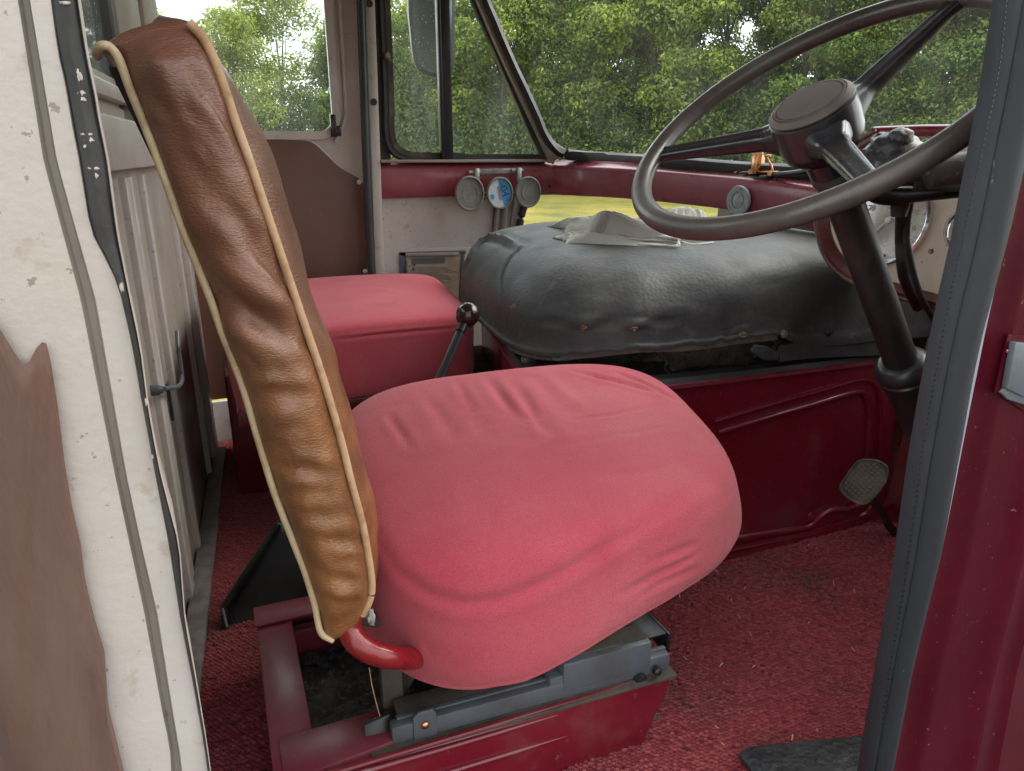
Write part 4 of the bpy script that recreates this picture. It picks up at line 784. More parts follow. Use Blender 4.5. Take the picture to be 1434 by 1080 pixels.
CR = [([(640, 533), (660, 570), (682, 613)], .006, .0035), ([(682, 527), (706, 560), (735, 600)], .009, .0045), ([(722, 538), (745, 575), (771, 609)], .010, .0045), ([(544, 580), (560, 605), (575, 629)], .006, .003),
      ([(802, 520), (860, 533), (922, 551)], .007, .004), ([(862, 521), (905, 538), (944, 560)], .006, .004), ([(807, 587), (860, 580), (909, 569)], .005, .0015), ([(780, 625), (850, 612), (930, 598)], .006, .0014), ([(840, 670), (930, 655)], .008, .0012),
      ([(600, 558), (622, 590), (635, 615)], .009, .003), ([(760, 522), (800, 560), (830, 580)], .012, -.003),
      ([(528, 752), (545, 785), (567, 809), (598, 832), (638, 846), (700, 842), (780, 808), (860, 760), (930, 716), (990, 672), (1033, 640)], .008, .0036),
      ([(873, 831), (910, 812), (962, 786)], .006, .0034), ([(890, 838), (930, 815), (975, 797)], .005, .003), ([(922, 787), (945, 774), (975, 762)], .006, .0025), ([(905, 806), (950, 790), (985, 770)], .004, .0018),
      ([(600, 900), (603, 925)], .004, .002), ([(612, 902), (615, 930)], .004, .002), ([(626, 905), (628, 934)], .004, .0025), ([(640, 908), (641, 937)], .004, .002), ([(655, 910), (655, 937)], .004, .002), ([(670, 910), (669, 934)], .004, .002), ([(685, 908), (683, 930)], .004, .002),
      ([(682, 750), (682, 815)], .003, .0012)]
g = creases(g, CR)
V, F = g; V = V.copy(); N_ = vnorm(V, F); V += N_*(.0015*(fbm(V[:, 0]*16, V[:, 1]*16+V[:, 2]*10, 8)-.5))[:, None]
cush = part('cushion', (V, F), m_cloth, ds)

LP = [(129, 72), (133, 69), (143, 64), (155, 67), (167, 84), (182, 125), (205, 182), (228, 243), (258, 327), (290, 407), (313, 472), (339, 539), (362, 618), (384, 690), (407, 750), (426, 799), (440, 845), (449, 885), (466, 897)]
RP = [(264, 31), (285, 54), (300, 84), (315, 125), (330, 171), (349, 224), (368, 281), (387, 338), (410, 406), (426, 453), (444, 505), (461, 558), (478, 618), (493, 679), (507, 731), (516, 780), (521, 820), (517, 843), (507, 862)]
BP = [(270, 31), (296, 60), (323, 92), (342, 135), (365, 178), (384, 224), (403, 285), (418, 334), (433, 403), (452, 449), (467, 487), (476, 535), (488, 573), (497, 611), (508, 656), (520, 701), (524, 739), (526, 790), (522, 850)]
nr = 120
L_ = arcl(crom([(150, 66), (160, 72), (167, 84), (182, 125), (205, 182), (228, 243), (258, 327), (290, 407), (313, 472), (339, 539), (362, 618), (384, 690), (407, 750), (426, 799), (440, 845), (449, 880), (458, 893)], 200), nr); R_ = arcl(crom(RP, 200), nr); B_ = arcl(crom(BP, 200), nr)
rows = []
for i in range(nr):
    s = i/(nr-1); a = at(*L_[i], y=.665); b = at(*R_[i], y=.66); f_ = at(*B_[i], y=.80)
    f_[0] = max(f_[0], b[0]+.002); f_[2] = b[2]+(f_[2]-b[2])*min(1, s*5)
    d = b-a; wd = np.linalg.norm(d); mid = lambda u, yy: a+d*u+np.array([0, yy-(a+d*u)[1], 0])
    bul = .030*min(1, (i+2)/10)*min(1, (nr-i+4)/14)
    pts = [a, mid(.12, .662-bul*.55), mid(.32, .662-bul*.95), mid(.55, .662-bul), mid(.78, .66-bul*.8), mid(.93, .66-bul*.35), b,
           np.array([b[0]+(f_[0]-b[0])*.55, .70, b[2]]), f_, np.array([f_[0]+.002, .95, f_[2]]), np.array([b[0]+.002, 1.10, b[2]]),
           np.array([(a+b)[0]/2, 1.14, (a+b)[2]/2]), np.array([a[0]-.002, 1.10, a[2]]), np.array([a[0]-.010*max(0, 1-s*2)+.010*s, .92, a[2]]), np.array([a[0]-.010*max(0, 1-s*2)+.006*s, .74, a[2]]), np.array([a[0]-.005*max(0, 1-s*2), .685, a[2]])]
    rows.append(crom(pts, 110, True))
rows = np.array(rows); c_top = rows[0].mean(0); cap = []
for k, (sc, up_) in enumerate(((.30, .016), (.60, .0155), (.80, .013), (.92, .0085), (.98, .004))):
    r_ = rows[0].copy(); m_ = r_.mean(0); r_ = m_+(r_-m_)*np.array([sc, 1-(1-sc)*.35, 1]); uu_ = np.clip((r_[:, 0]-rows[0][:, 0].min())/np.ptp(rows[0][:, 0]), 0, 1); r_[:, 2] += up_*2.6*uu_**.6*(1-uu_)**1.3; cap.append(r_)
rows = np.concatenate([np.array(cap), rows]); ctr = rows[-1].mean(0); bt = []
for sc, dn in ((.96, .004), (.85, .008), (.6, .010)): r_ = ctr+(rows[-1]-ctr)*sc; r_[:, 2] -= dn; bt.append(r_)
rows = np.concatenate([rows, np.array(bt)]); nR = len(rows)
V = rows.reshape(-1, 3); F = grid_faces(nR, 110, True)+[tuple(range(110)), tuple(range((nR-1)*110, nR*110))]
LC = [([(205, 60), (250, 120), (290, 190), (330, 260), (352, 300)], .012, -.0065), ([(238, 75), (275, 150), (318, 235), (345, 290)], .010, .006), ([(262, 110), (300, 170), (322, 215)], .006, -.004), ([(265, 95), (292, 140), (312, 175)], .005, .003),
      ([(225, 130), (262, 200), (300, 280), (335, 345)], .013, .004), ([(300, 300), (345, 370), (385, 410)], .012, -.004), ([(330, 290), (365, 350), (392, 385)], .009, .005),
      ([(300, 420), (345, 442), (385, 465), (420, 482)], .013, .006), ([(320, 375), (360, 405), (402, 440)], .010, -.0055), ([(318, 448), (360, 475), (415, 492)], .009, -.0045)]
pr = random.Random(11)
for k, y in enumerate(np.arange(505, 850, 15.5)):
    xl = float(np.interp(y, [p_[1] for p_ in LP[4:]], [p_[0] for p_ in LP[4:]])); xr = float(np.interp(y, [p_[1] for p_ in RP], [p_[0] for p_ in RP]))
    h_ = pr.choice([-1, 1, .8, -.8])*pr.uniform(.0014, .0032); w_ = pr.uniform(.005, .009); u0 = pr.uniform(.05, .4); u1 = pr.uniform(.65, .97); sl_ = pr.uniform(4, 14)
    LC.append(([(xl+(xr-xl)*u, y+sl_*(u-.5)+pr.uniform(-4, 4)) for u in np.linspace(u0, u1, 5)], w_, h_))
for k in range(26):
    y = pr.uniform(90, 500); xl = float(np.interp(y, [p_[1] for p_ in LP[4:]], [p_[0] for p_ in LP[4:]])); xr = float(np.interp(y, [p_[1] for p_ in RP], [p_[0] for p_ in RP])); u = pr.uniform(.1, .8)
    x_ = xl+(xr-xl)*u; l_ = pr.uniform(15, 40); LC.append(([(x_, y), (x_+l_*.5, y+l_*.45), (x_+l_, y+l_*1.0)], pr.uniform(.003, .006), pr.choice([-1, 1])*pr.uniform(.0008, .0018)))
g = creases((V, F), LC); V, F = g; N_ = vnorm(V, F)
V = V+N_*(.005*(fbm(V[:, 0]*24, V[:, 2]*18+V[:, 1]*9, 5)-.5)+.0008*(fbm(V[:, 0]*70, V[:, 2]*110, 9)-.5))[:, None]
br = part('backrest', (V, F), m_leather, ds)
R2 = V.reshape(nR, 110, 3)
def near_idx(px): return None
lpath = [at(x, y, y=.657) for x, y in LP]; lpath[0] += np.array([.0, .03, 0]); lpath[1] += np.array([0, .01, 0])
part('piping', sweep(crom(lpath, 160), circ(.0034, 10)), m_pipef, br)
rpath = [at(x, y, y=.650) for x, y in RP]; rpath = [np.array([-.03, .72, rpath[0][2]+.005])+np.array([rpath[0][0]+.02, 0, 0])]+rpath
part('piping', sweep(crom(rpath[1:], 160), circ(.0038, 10)), m_piping, br)
part('back_panel', prism([(V_[0]-.012+.016*min(1, i_/4), .70, V_[2]) for i_, V_ in enumerate([at(*q_, y=.665) for q_ in L_[4::12]])]+[(V_[0]+.010, .70, V_[2]) for V_ in [at(*q_, y=.665) for q_ in L_[4::12]]][::-1], (0, .40, 0)), m_back, br)
tb = [at(492, 862, y=.665), at(490, 882, y=.66), at(499, 900, y=.65), at(522, 914, y=.645), at(556, 921, y=.65), at(600, 917, y=.70), at(680, 880, y=.80)]
part('frame_tube', tube(crom(tb, 50), .0125, 18), m_redtube, ds)
part('frame_bracket', join(bar(at(515, 870, y=.72), at(560, 880, y=.80), .02, .01, .002), bar(at(522, 845, y=.74), at(532, 900, y=.76), .012, .02, .002), box((.33, .95, .29), (.42, .30, .05), bev=.01), bar((.16, .85, .30), (.16, .85, .14), .02, .03, .002), bar((.50, .85, .30), (.50, .85, .16), .02, .03, .002)), m_greyrust, ds)
part('torn_corner', lump(at(463, 889, y=.675), (.008, .008, .005), 4), m_pipef, ds); part('torn_lining', lump(at(519, 864, y=.70), (.004, .004, .010), 7, .5), m_rag, ds)
th_ = [at(517, 935, y=.72), at(521, 960, y=.72), at(527, 985, y=.73), at(532, 1003, y=.74)]
part('loose_thread', tube(crom(th_, 16), .0007, 5), m_piping, ds)

# ------------------------------------------------------------------ steering wheel
wn = np.array([-.588, -.051, .808]); wn /= np.linalg.norm(wn); wc = np.array([.720, .753, .953])
wa = np.cross(wn, [0, 1, 0]); wa /= np.linalg.norm(wa); wbv = np.cross(wn, wa); WR = .235
def wp3(deg, r, h=0): t = math.radians(deg); return wc+r*(math.cos(t)*wa+math.sin(t)*wbv)+wn*h
sw = thing('steering_wheel', tuple(wc), 'large worn black three spoke steering wheel with a brown centre cap', 'steering wheel')
part('rim', sweep([wp3(d, WR) for d in np.arange(0, 360, 3)], circ(.0146, 16, .92), tuple(wn), closed=True), m_bake, sw)
HB = wc-wn*.004
hub = part('hub', lathe([(0, .008), (.049, .008), (.0505, .0065), (.0535, .005), (.0538, -.012), (.0530, -.034), (.0495, -.048), (.040, -.058), (.031, -.062), (.030, -.085), (0, -.085)], HB, wn, 64), m_cast if False else m_spoke, sw)
part('horn_cap', join(lathe([(0, .0185), (.0395, .0178), (.0402, .0160), (.0410, .0160), (.0417, .0176), (.0440, .0172), (.0446, .0158), (.0452, .0158), (.0460, .0168), (.0492, .0145), (.0522, .0112), (.0522, .0095), (0, .0095)], HB, wn, 64)), m_cap, hub)
for dg in (297, 172, 57):
    d0 = wp3(dg, .040, -.026); d1 = wp3(dg, WR-.004, -.002); dr_ = (d1-d0)/np.linalg.norm(d1-d0); side_ = np.cross(wn, dr_)
    V = []; n = 24
    for i in range(n):
        s = i/(n-1); c_ = d0+(d1-d0)*s; w_ = .019*(1-s)+.012*s+.012*max(0, .18-s)/.18+.006*max(0, s-.93)/.07; h_ = .0155*(1-s)+.0085*s+.010*max(0, .15-s)/.15
        for t in np.linspace(0, 2*math.pi, 20, endpoint=False):
            ct, st = math.cos(t), math.sin(t); e = (abs(ct)**3+abs(st)**3)**(-1/3); V.append(c_+side_*w_*ct*e+wn*(h_*st*e-(.003*(1-abs(ct)) if st > 0 else 0)))
    part('spoke', (np.array(V), grid_faces(n, 20, True)+[tuple(range(20)), tuple(range((n-1)*20, n*20))]), m_spoke, sw)

# steering column
sc_ = thing('steering_column', tuple(wc-wn*.60), 'worn black steering column tube with a collar at its foot', 'steering column')
cl = lambda t: wc-wn*t
part('column_tube', lathe([(0, 0), (.0242, 0), (.0246, .30), (.027, .33), (0, .33)], cl(.13), -wn, 40), m_col, sc_)
part('sleeve', lathe([(0, 0), (.026, 0), (.027, .012), (.0305, .016), (.0305, .020), (.0265, .024), (.0285, .06), (0, .06)], cl(.080), -wn, 40), m_rubber, sc_)
part('collar', lathe([(0, -.012), (.030, -.012), (.037, -.006), (.042, .002), (.0435, .008), (.0425, .013), (.040, .016), (.0425, .019), (.042, .024), (.037, .040), (.036, .07), (.033, .10), (.030, .30), (0, .30)], cl(.462), -wn, 44), m_col, sc_)
# selector casting on the column
gs = thing('selector_housing', tuple(cl(.12)), 'chipped black casting clamped to the steering column behind the wheel rim', 'housing')
A0 = at(1210, 236, y=.80); A1_ = at(1247, 226, y=.79); A2 = at(1285, 232, y=.77); A3 = at(1330, 247, y=.75); A4 = at(1400, 262, y=.71)
def blob(path, rr, n=24, sy=1.0, ref=(0, 0, 1)):
    P = crom(path, 40); r = np.interp(np.linspace(0, 1, 40), np.linspace(0, 1, len(rr)), rr); r = np.convolve(np.pad(r, 3, 'edge'), np.ones(7)/7, 'valid'); r[0] *= .2; r[-1] *= .3
    return sweep(P, circ(1, n, sy), ref, scale=r)
part('body', join(blob([A0, A1_, A2, A3, A4], [.024, .036, .034, .025, .022, .026]), ), m_cast, gs)
l1 = at(1236, 190, y=.80); l2 = at(1257, 187, y=.78)
part('lug', lump(l1+(.002, 0, -.008), (.016, .016, .013), 2, .12), m_cast, gs); part('lug', lump(l2+(.0, -.006, -.006), (.019, .016, .014), 6, .12), m_cast, gs); part('shoulder', lump(at(1252, 212, y=.79), (.046, .030, .026), 9, .12), m_cast, gs)
part('arm_tube', tube([at(1300, 243, y=.72), at(1345, 236, y=.70), at(1420, 226, y=.66)], .021, 20), m_cast, gs)
part('lower_plate', join(blob([at(1205, 262, y=.80), at(1240, 275, y=.78), at(1290, 273, y=.76), at(1345, 270, y=.74)], [.020, .022, .016, .012], sy=.6), bar(at(1280, 262, y=.735), at(1360, 262, y=.72), .004, .012, .001)), m_black, gs)
part('cable_boot', join(lathe([(0, 0), (.019, 0), (.0135, .012), (.0115, .022), (.011, .028), (0, .028)], at(1262, 276, y=.79), (0.03, 0, -1), 20)), m_rubber, gs)

# instrument binnacle
XI = 1.20
ib = thing('instrument_panel', tuple(at(1250, 330, x=XI)), 'cream instrument panel with speedometer in a maroon binnacle behind the column', 'instrument panel')
tilt = np.array([-1., 0, .18]); tilt /= np.linalg.norm(tilt); pI = at(1245, 310, x=XI)
def ip(x, y, d=0.): return atp(x, y, pI+tilt*d, tilt)
fc = [(1250, 200), (1200, 235), (1172, 270), (1163, 305), (1166, 330), (1176, 352), (1195, 372), (1222, 386), (1262, 398), (1310, 411), (1380, 430), (1440, 440), (1440, 200)]
fo = [(1228, 184), (1180, 215), (1152, 255), (1142, 300), (1146, 332), (1156, 360), (1178, 385), (1208, 401), (1252, 415), (1305, 429), (1380, 449), (1450, 460), (1450, 184)]
part('face_plate', prism([ip(*q) for q in fc], -tilt*.008), m_creamp, ib)
fcp = crom([ip(*q, 0.) for q in fc[:-1]], 90); fop = crom([ip(*q, .012) for q in fo[:-1]], 90); n = 90
fow = crom([ip(*q, -.02) for q in fo[:-1]], 90)+np.array([.12, 0, -.01])
mid1 = fcp*.4+fop*.6+tilt*.012; mid2 = fop+tilt*.002
V = np.concatenate([fcp, fcp+tilt*.004, mid1, mid2, fop-tilt*.004+(fop-fcp)*.06, fow]); part('binnacle', (V, grid_faces(6, n)), m_binn, ib)
part('binnacle_lip', tube(fop, .005, 8), m_binn, ib)
part('binnacle_top', tube([ip(1225, 186, .0), ip(1290, 184, 0), ip(1370, 184, 0)], .012, 12), m_maroon, ib)
sc0 = ip(1246, 309, .002); er = np.array([0, -1., 0]); eu = np.cross(tilt, er); eu = eu if eu[2] > 0 else -eu
sp_ = part('speedometer', lathe([(0, -.02), (.079, -.02), (.079, .0), (0, .001)], sc0, tilt, 64), m_dial, ib)
part('bezel', lathe([(.0765, .001), (.079, .006), (.083, .008), (.087, .006), (.088, 0), (.088, -.004), (.0765, -.004)], sc0, tilt, 64), m_chrome, sp_)
V = []; gs_ = []
for k, lab in enumerate(('0', '10', '20', '30', '40', '50', '60', '70', '80')):
    t = math.radians(225-k*33.75); gs_.append(text_g(lab, .016, sc0+tilt*.002+(er*math.cos(t)+eu*math.sin(t))*.052, er, eu))
for k in range(33):
    t = math.radians(225-k*8.4375); a = er*math.cos(t)+eu*math.sin(t); gs_.append(bar(sc0+tilt*.002+a*(.064 if k % 4 == 0 else .067), sc0+tilt*.002+a*.073, .0012, .0008, 0, tuple(tilt)))
gs_.append(text_g('M.P.H.', .010, sc0+tilt*.002+eu*.022, er, eu)); part('dial_markings', join(*gs_), m_white, sp_)
part('red_mark', box(sc0+tilt*.002-eu*.066+er*.008, (.002, .010, .006), bev=.0005), m_red, sp_)
t = math.radians(228); a = er*math.cos(t)+eu*math.sin(t); part('needle', join(bar(sc0+tilt*.005-a*.012, sc0+tilt*.005+a*.058, .002, .001, 0, tuple(tilt)), lathe([(0, 0), (.007, 0), (.006, .006), (0, .007)], sc0, tilt, 20)), m_white, sp_)
s2 = ip(1352, 321, .002); g2 = part('small_gauge', lathe([(0, -.01), (.033, -.01), (.033, 0), (0, .001)], s2, tilt, 48), m_dial, ib)
part('bezel', lathe([(.031, .001), (.033, .005), (.037, .005), (.038, 0), (.038, -.003), (.031, -.003)], s2, tilt, 48), m_chrome, g2)
part('panel_screw', lathe([(0, 0), (.005, 0), (.004, .003), (0, .003)], ip(1304, 352), tilt, 12), m_screw, ib)
for pts_, r_, lb in (([at(1264, 285, y=.80), at(1262, 330, y=.84), at(1264, 370, y=.84), at(1270, 398, y=.86), at(1285, 430, y=.92)], .0095, 'thick black cable hanging from the column casting in front of the speedometer'),
                 ([at(1275, 282, y=.79), at(1270, 320, y=.82), at(1272, 350, y=.82), at(1284, 400, y=.82), at(1300, 435, y=.84), at(1330, 480, y=.9)], .0052, 'thin black cable curving down beside the thick cable towards the door post')):
    solo('black_cable', tube(crom(pts_, 50), r_, 12), m_rubber, lb, 'cable', 'cables hanging from the column casting')

# round vent on the dash
vd = thing('round_vent', tuple(at(1035, 282, x=1.375)), 'round grey blue disc screwed to the maroon rail left of the column', 'vent')
o_n = np.array([-.985, -.17, .0]); vc = at(1035, 281, x=1.365)
part('ring', lathe([(0, .0), (.0405, 0), (.041, .003), (.039, .007), (.026, .008), (.0225, .006), (.0215, .002), (0, .002)], vc, o_n, 48), m_vent, vd)
part('centre', lathe([(0, .002), (.019, .002), (.019, .005), (.012, .006), (.006, .009), (0, .009)], vc, o_n, 32), m_vent, vd)
for a in (80, 210, 325):
    t = math.radians(a); part('screw', lathe([(0, 0), (.004, 0), (.003, .002), (0, .002)], vc+o_n*.0075+.032*(np.array([.17, -.985, 0])*math.cos(t)+np.array([0, 0, 1])*math.sin(t)), o_n, 10), m_alu, vd)
# licence disc holders
hd = thing('licence_disc_holder', tuple(at(699, 275, y=2.34)), 'triple round grey licence disc holder hanging from the rail, the middle one blue and white', 'disc holder')
def pD(x, y, d=.05): return at(x, y, y=2.385-d)
part('bracket', join(bar(pD(664, 241, .02), pD(728, 239, .02), .018, .006, .0015, (0, 1, 0)), bar(pD(668, 236, .03), pD(668, 256, .04), .016, .006, .0015, (0, 1, 0)), bar(pD(727, 235, .03), pD(727, 255, .04), .016, .006, .0015, (0, 1, 0)),
    tube([pD(656, 242, .022), pD(672, 242, .022)], .008, 12), tube([pD(716, 239, .022), pD(732, 239, .022)], .008, 12), bar(pD(676, 270), pD(682, 270), .01, .006, .001), bar(pD(716, 270), pD(722, 270), .01, .006, .001), box(pD(695, 238, .024), (.003, .003, .003))), m_alu, hd)
for x, y, r_, ry, mt in ((657, 271, .0505, 1.13, m_greyp), (699, 270.5, .048, 1.11, m_paper), (738.5, 269, .0475, 1.1, m_greyp)):
    c_ = pD(x, y); h_ = part('disc_case', lathe([(0, .0), (.92*r_, 0), (r_, .002), (r_, .010), (.955*r_, .013), (.90*r_, .013), (.875*r_, .008), (.86*r_, .006), (0, .006)], c_, (0, -1, 0), 48), m_greyp, hd)
    for o_ in (h_,):
        M_ = np.array([v.co[:] for v in o_.data.vertices]); off = WO[o_.name]
        M_[:, 2] = (M_[:, 2]+off[2]-c_[2])*ry+c_[2]-off[2]; o_.data.vertices.foreach_set('co', M_.astype(np.float32).ravel())
    def el(pts, dz): return [c_+np.array([a*r_*.86, -.0065-dz, b*r_*.86*ry]) for a, b in pts]
    if mt is m_paper:
        part('paper_disc', prism(el([(math.cos(t), math.sin(t)) for t in np.linspace(0, 2*math.pi, 40, endpoint=False)], .0), (0, -.0006, 0)), m_paper, h_)
        arc = [(math.cos(t), math.sin(t)) for t in np.linspace(math.radians(100), math.radians(-68), 24)]
        part('blue_band', prism(el(arc, .0007), (0, -.0006, 0)), m_blue, h_)
        part('crest', prism(el([(-.84, -.12), (-.66, -.05), (-.5, -.12), (-.5, -.35), (-.62, -.5), (-.78, -.32)], .0008), (0, -.0006, 0)), m_blue, h_)
        rr = np.array([.33, 0, -1.]); uu = np.array([1., 0, .33]); b_ = c_+np.array([0, -.0082, 0])
        part('writing', join(text_g('04', .036, b_+np.array([.016, 0, .006]), rr, uu), text_g('15', .015, b_+np.array([.027, 0, -.020]), rr, uu), text_g('SEP', .010, b_+np.array([.006, 0, .028]), rr, uu)), m_ink, h_)
        part('print_lines', join(*[bar(b_+np.array([-.003-.003*k, 0, .026-.002*k]), b_+np.array([.006-.003*k, 0, -.022]), .0008, .0006, 0, (0, 1, 0)) for k in range(3)]), m_slate, h_)
    else:
        part('inner_ring', tube([c_+np.array([math.cos(t)*r_*.5, -.0065, math.sin(t)*r_*.5*ry]) for t in np.linspace(0, 2*math.pi, 40, endpoint=False)], .0012, 6, True), m_greyp, h_)
# wiper motor
wm = thing('wiper_motor', tuple(at(1055, 250, x=1.40)), 'small copper coloured wiper linkage on a black base on the rail below the windscreen', 'wiper motor')
def w_(x, y, d=0.): return at(x, y, x=1.41+d)
part('base', join(box(w_(1058, 250), (.03, .07, .012), bev=.003), box(w_(1044, 247), (.03, .035, .014), bev=.003), box(w_(1074, 248), (.03, .035, .010), bev=.003)), m_black, wm)
part('motor_body', join(box(w_(1061, 231), (.03, .022, .05), bev=.004), lathe([(0, -.02), (.014, -.02), (.014, .02), (0, .02)], w_(1061, 224), (0, 0, 1), 18)), m_brass, wm)
part('linkage', join(tube([w_(1024, 241), w_(1050, 241), w_(1090, 241)], .0028, 8), tube([w_(1024, 224), w_(1024, 242)], .0024, 8), tube([w_(1072, 218), w_(1080, 232), w_(1083, 243)], .003, 8), tube([w_(1071, 219), w_(1079, 218)], .003, 8), lathe([(0, -.006), (.007, -.006), (.007, .006), (0, .006)], w_(1032, 239), (1, 0, 0), 12), lathe([(0, -.006), (.007, -.006), (.007, .006), (0, .006)], w_(1052, 241), (1, 0, 0), 12), lathe([(0, -.006), (.008, -.006), (.008, .006), (0, .006)], w_(1080, 243), (1, 0, 0), 12)), m_brass, wm)
part('hose', tube(crom([w_(1086, 245), w_(1110, 243), w_(1150, 237)], 20), .008, 10), m_black, wm)
# outside mirror
mr_ = thing('outside_mirror', tuple(at(605, 60, y=2.62)), 'dark framed outside mirror hanging beyond the narrow side window', 'mirror')
mp2 = [(572, -150), (572, 0), (575, 45), (580, 85), (590, 102), (606, 108), (625, 109), (634, 98), (637, 60), (637, -150)]
part('back_shell', prism([at(x, y, y=2.62) for x, y in crom(mp2, 60)], (0, .02, 0), .004), m_black, mr_)
m_mir = M('mirror_glass', (.22, .25, .25), .18, metal=1, vary=(((.15, .18, .18), 30, .4, .7, .6),))
part('mirror_glass', prism([at(605+(x-605)*.86, 20+(y-20)*.93, y=2.617) for x, y in crom(mp2, 60)], (0, -.002, 0)), m_mir, mr_)
part('mirror_arm', tube([at(620, -140, y=2.65), at(650, -200, y=2.45)], .012, 8), m_black, mr_)
# pedal
pd = thing('pedal', tuple(at(1215, 690, y=1.0)), 'ribbed foot pedal on a black arm above the red carpet', 'pedal')
pn = np.array([-.80, -.42, .42]); pn /= np.linalg.norm(pn); p0 = at(1210, 674, y=1.02)
PO = [atp(x, y, p0, pn) for x, y in ((1177, 682), (1185, 668), (1197, 652), (1206, 645), (1226, 645), (1240, 652), (1243, 662), (1238, 678), (1222, 698), (1210, 706), (1196, 702), (1182, 692))]
part('pad', prism(crom(PO, 60, True), -pn*.010, .002), m_pedal, pd)
ctr = sum(PO)/len(PO); u_ = atp(1230, 655, p0, pn)-atp(1192, 695, p0, pn); u_ /= np.linalg.norm(u_); v_ = np.cross(pn, u_); st = []
for a in np.arange(-.045, .046, .0085):
    for b in np.arange(-.035, .036, .0085):
        q = ctr+u_*a+v_*b; xy = None; d = q-EYE; px_ = CX+FPX*(d@rt)/(d@fw); py_ = CY-FPX*(d@up)/(d@fw)
        ins = False; n = len(PO); pp_ = [(CX+FPX*((p-EYE)@rt)/((p-EYE)@fw), CY-FPX*((p-EYE)@up)/((p-EYE)@fw)) for p in [ctr+(p-ctr)*.88 for p in PO]]
        for i in range(n):
            x1, y1 = pp_[i]; x2, y2 = pp_[i-1]
            if (y1 > py_) != (y2 > py_) and px_ < (x2-x1)*(py_-y1)/(y2-y1)+x1: ins = not ins
        if ins: st.append(box(q+pn*.001, (.0058, .0058, .003), (u_, v_, pn), .0008, 1))
part('tread', join(*st), m_tread, pd); part('pad_rim', tube(crom([p+pn*.001 for p in PO], 60, True), .0028, 8, True), m_pedal, pd)
part('arm', tube([atp(1216, 692, p0-pn*.012, pn), at(1232, 712, y=1.06), at(1246, 738, y=1.09), at(1262, 758, y=1.10)], .0105, 12), m_black, pd)
# mat
mp3 = [at(1032, 1060, z=.012), at(1045, 1050, z=.012), at(1120, 1042, z=.012), at(1215, 1033, z=.012)]
bmn = [(.66, .50), (.66, .685), (.672, .693), (.75, .672), (.86, .655), (1.0, .64), (1.0, .50)]
mm = solo('rubber_mat', prism([(mp3[0][0]+.002, .47, .007)]+[tuple(p_) for p_ in mp3]+[(1.1, mp3[3][1], .012), (1.1, .47, .007)], (0, 0, .006), .002), m_mat, 'scuffed black rubber mat on the carpet at the doorway edge', 'mat')
# debris on the carpet
pr = random.Random(4)
for k in range(46):
    x, y = pr.uniform(.62, 1.45), pr.uniform(.62, 1.15); a = pr.uniform(0, 3.14); l_ = pr.uniform(.003, .009)
    if k == 0: cg = []
    cg.append(bar((x, y, .003), (x+l_*math.cos(a), y+l_*math.sin(a), .005+pr.uniform(0, .003)), pr.uniform(.0008, .002), .0008, 0))
ob = solo('grass_litter', join(*cg), m_pipef, 'dry grass bits and crumbs scattered on the red carpet', 'litter'); tag(ob, kind='stuff')

# ------------------------------------------------------------------ near door posts
YP = .45
G1 = [(25, 0), (61, 226), (113, 420), (160, 661), (181, 760), (202, 858), (229, 1007), (238, 1045), (240, 1090)]
G2 = [(42, 0), (80, 226), (134, 420), (176, 661), (197, 760), (220, 858), (242, 998), (252, 1057), (256, 1090)]
S1 = [(72, 0), (77, 42), (84, 84), (92, 117), (102, 178), (111, 222), (127, 323), (150, 365), (165, 395), (172, 420), (187, 487), (199, 558), (210, 616), (218, 661), (237, 760), (253, 864), (270, 950), (286, 1039), (293, 1090)]
S2 = [(109, 0), (115, 42), (123, 88), (132, 130), (138, 167), (146, 205), (150, 226), (163, 323), (176, 390), (182, 420), (196, 487), (205, 558), (215, 616), (224, 661), (250, 760), (258, 864), (274, 950), (289, 1039), (296, 1090)]
far_ = [(x-700, y) for x, y in ((0, 0), (290, 1090))]
lpz = thing('rear_door_pillar', (-.3, YP, 0), 'cream painted near door pillar with flaking black seal and brown vinyl trim', 'pillar')
part('flange', band([(-700, 0), (-420, 1090)], G1, [(0, .45), (.85, .45), (.97, .4495), (1, .451)], .50), m_cream, lpz)
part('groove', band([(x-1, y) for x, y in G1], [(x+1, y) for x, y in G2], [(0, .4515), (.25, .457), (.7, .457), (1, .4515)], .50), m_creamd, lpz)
part('seal_flange', band(G2, [(x+1, y) for x, y in S1], [(0, .4505), (.03, .4488), (.5, .4484), (.95, .4488), (1, .4500)], .50), m_cream, lpz)
part('seal', band(S1, S2, [(0, .4505), (.2, .447), (.5, .446), (.8, .448), (1, .452)], .50, wob=.003), m_flaky, lpz)
part('flange_edge', band([(x-1, y) for x, y in S2], [(x+4-3*(y/1090), y) for x, y in S2], [(0, .451), (.5, .449), (1, .452)], .50), m_cream, lpz)
VT = [(-500, 392), (-90, 396), (-40, 415), (0, 458), (22, 494), (34, 510), (42, 505), (52, 486), (60, 478), (66, 480), (72, 505), (82, 570), (92, 650), (102, 710), (114, 760), (119, 805), (132, 860), (147, 910), (152, 985), (163, 1030), (175, 1080), (200, 1170), (262, 1430)]
cx_ = np.unique(np.r_[np.linspace(-480, 30, 60), np.linspace(30, 262, 150)]); rowsV = []
for x_ in cx_:
    yt = float(np.interp(x_, [q[0] for q in VT], [q[1] for q in VT]))
    for u in np.linspace(0, 1, 70)**1.3:
        y_ = yt+(1500-yt)*u; p_ = at(x_, y_, y=.4475); e_ = min(1, u*30+.15)
        p_[1] -= .0015+e_*(.005*fbm(x_/22., y_/260., 3)+.004*math.exp(-((x_-95-(y_-800)*.28)/16.)**2)*np.clip((y_-780)/150, 0, 1)); rowsV.append(p_)
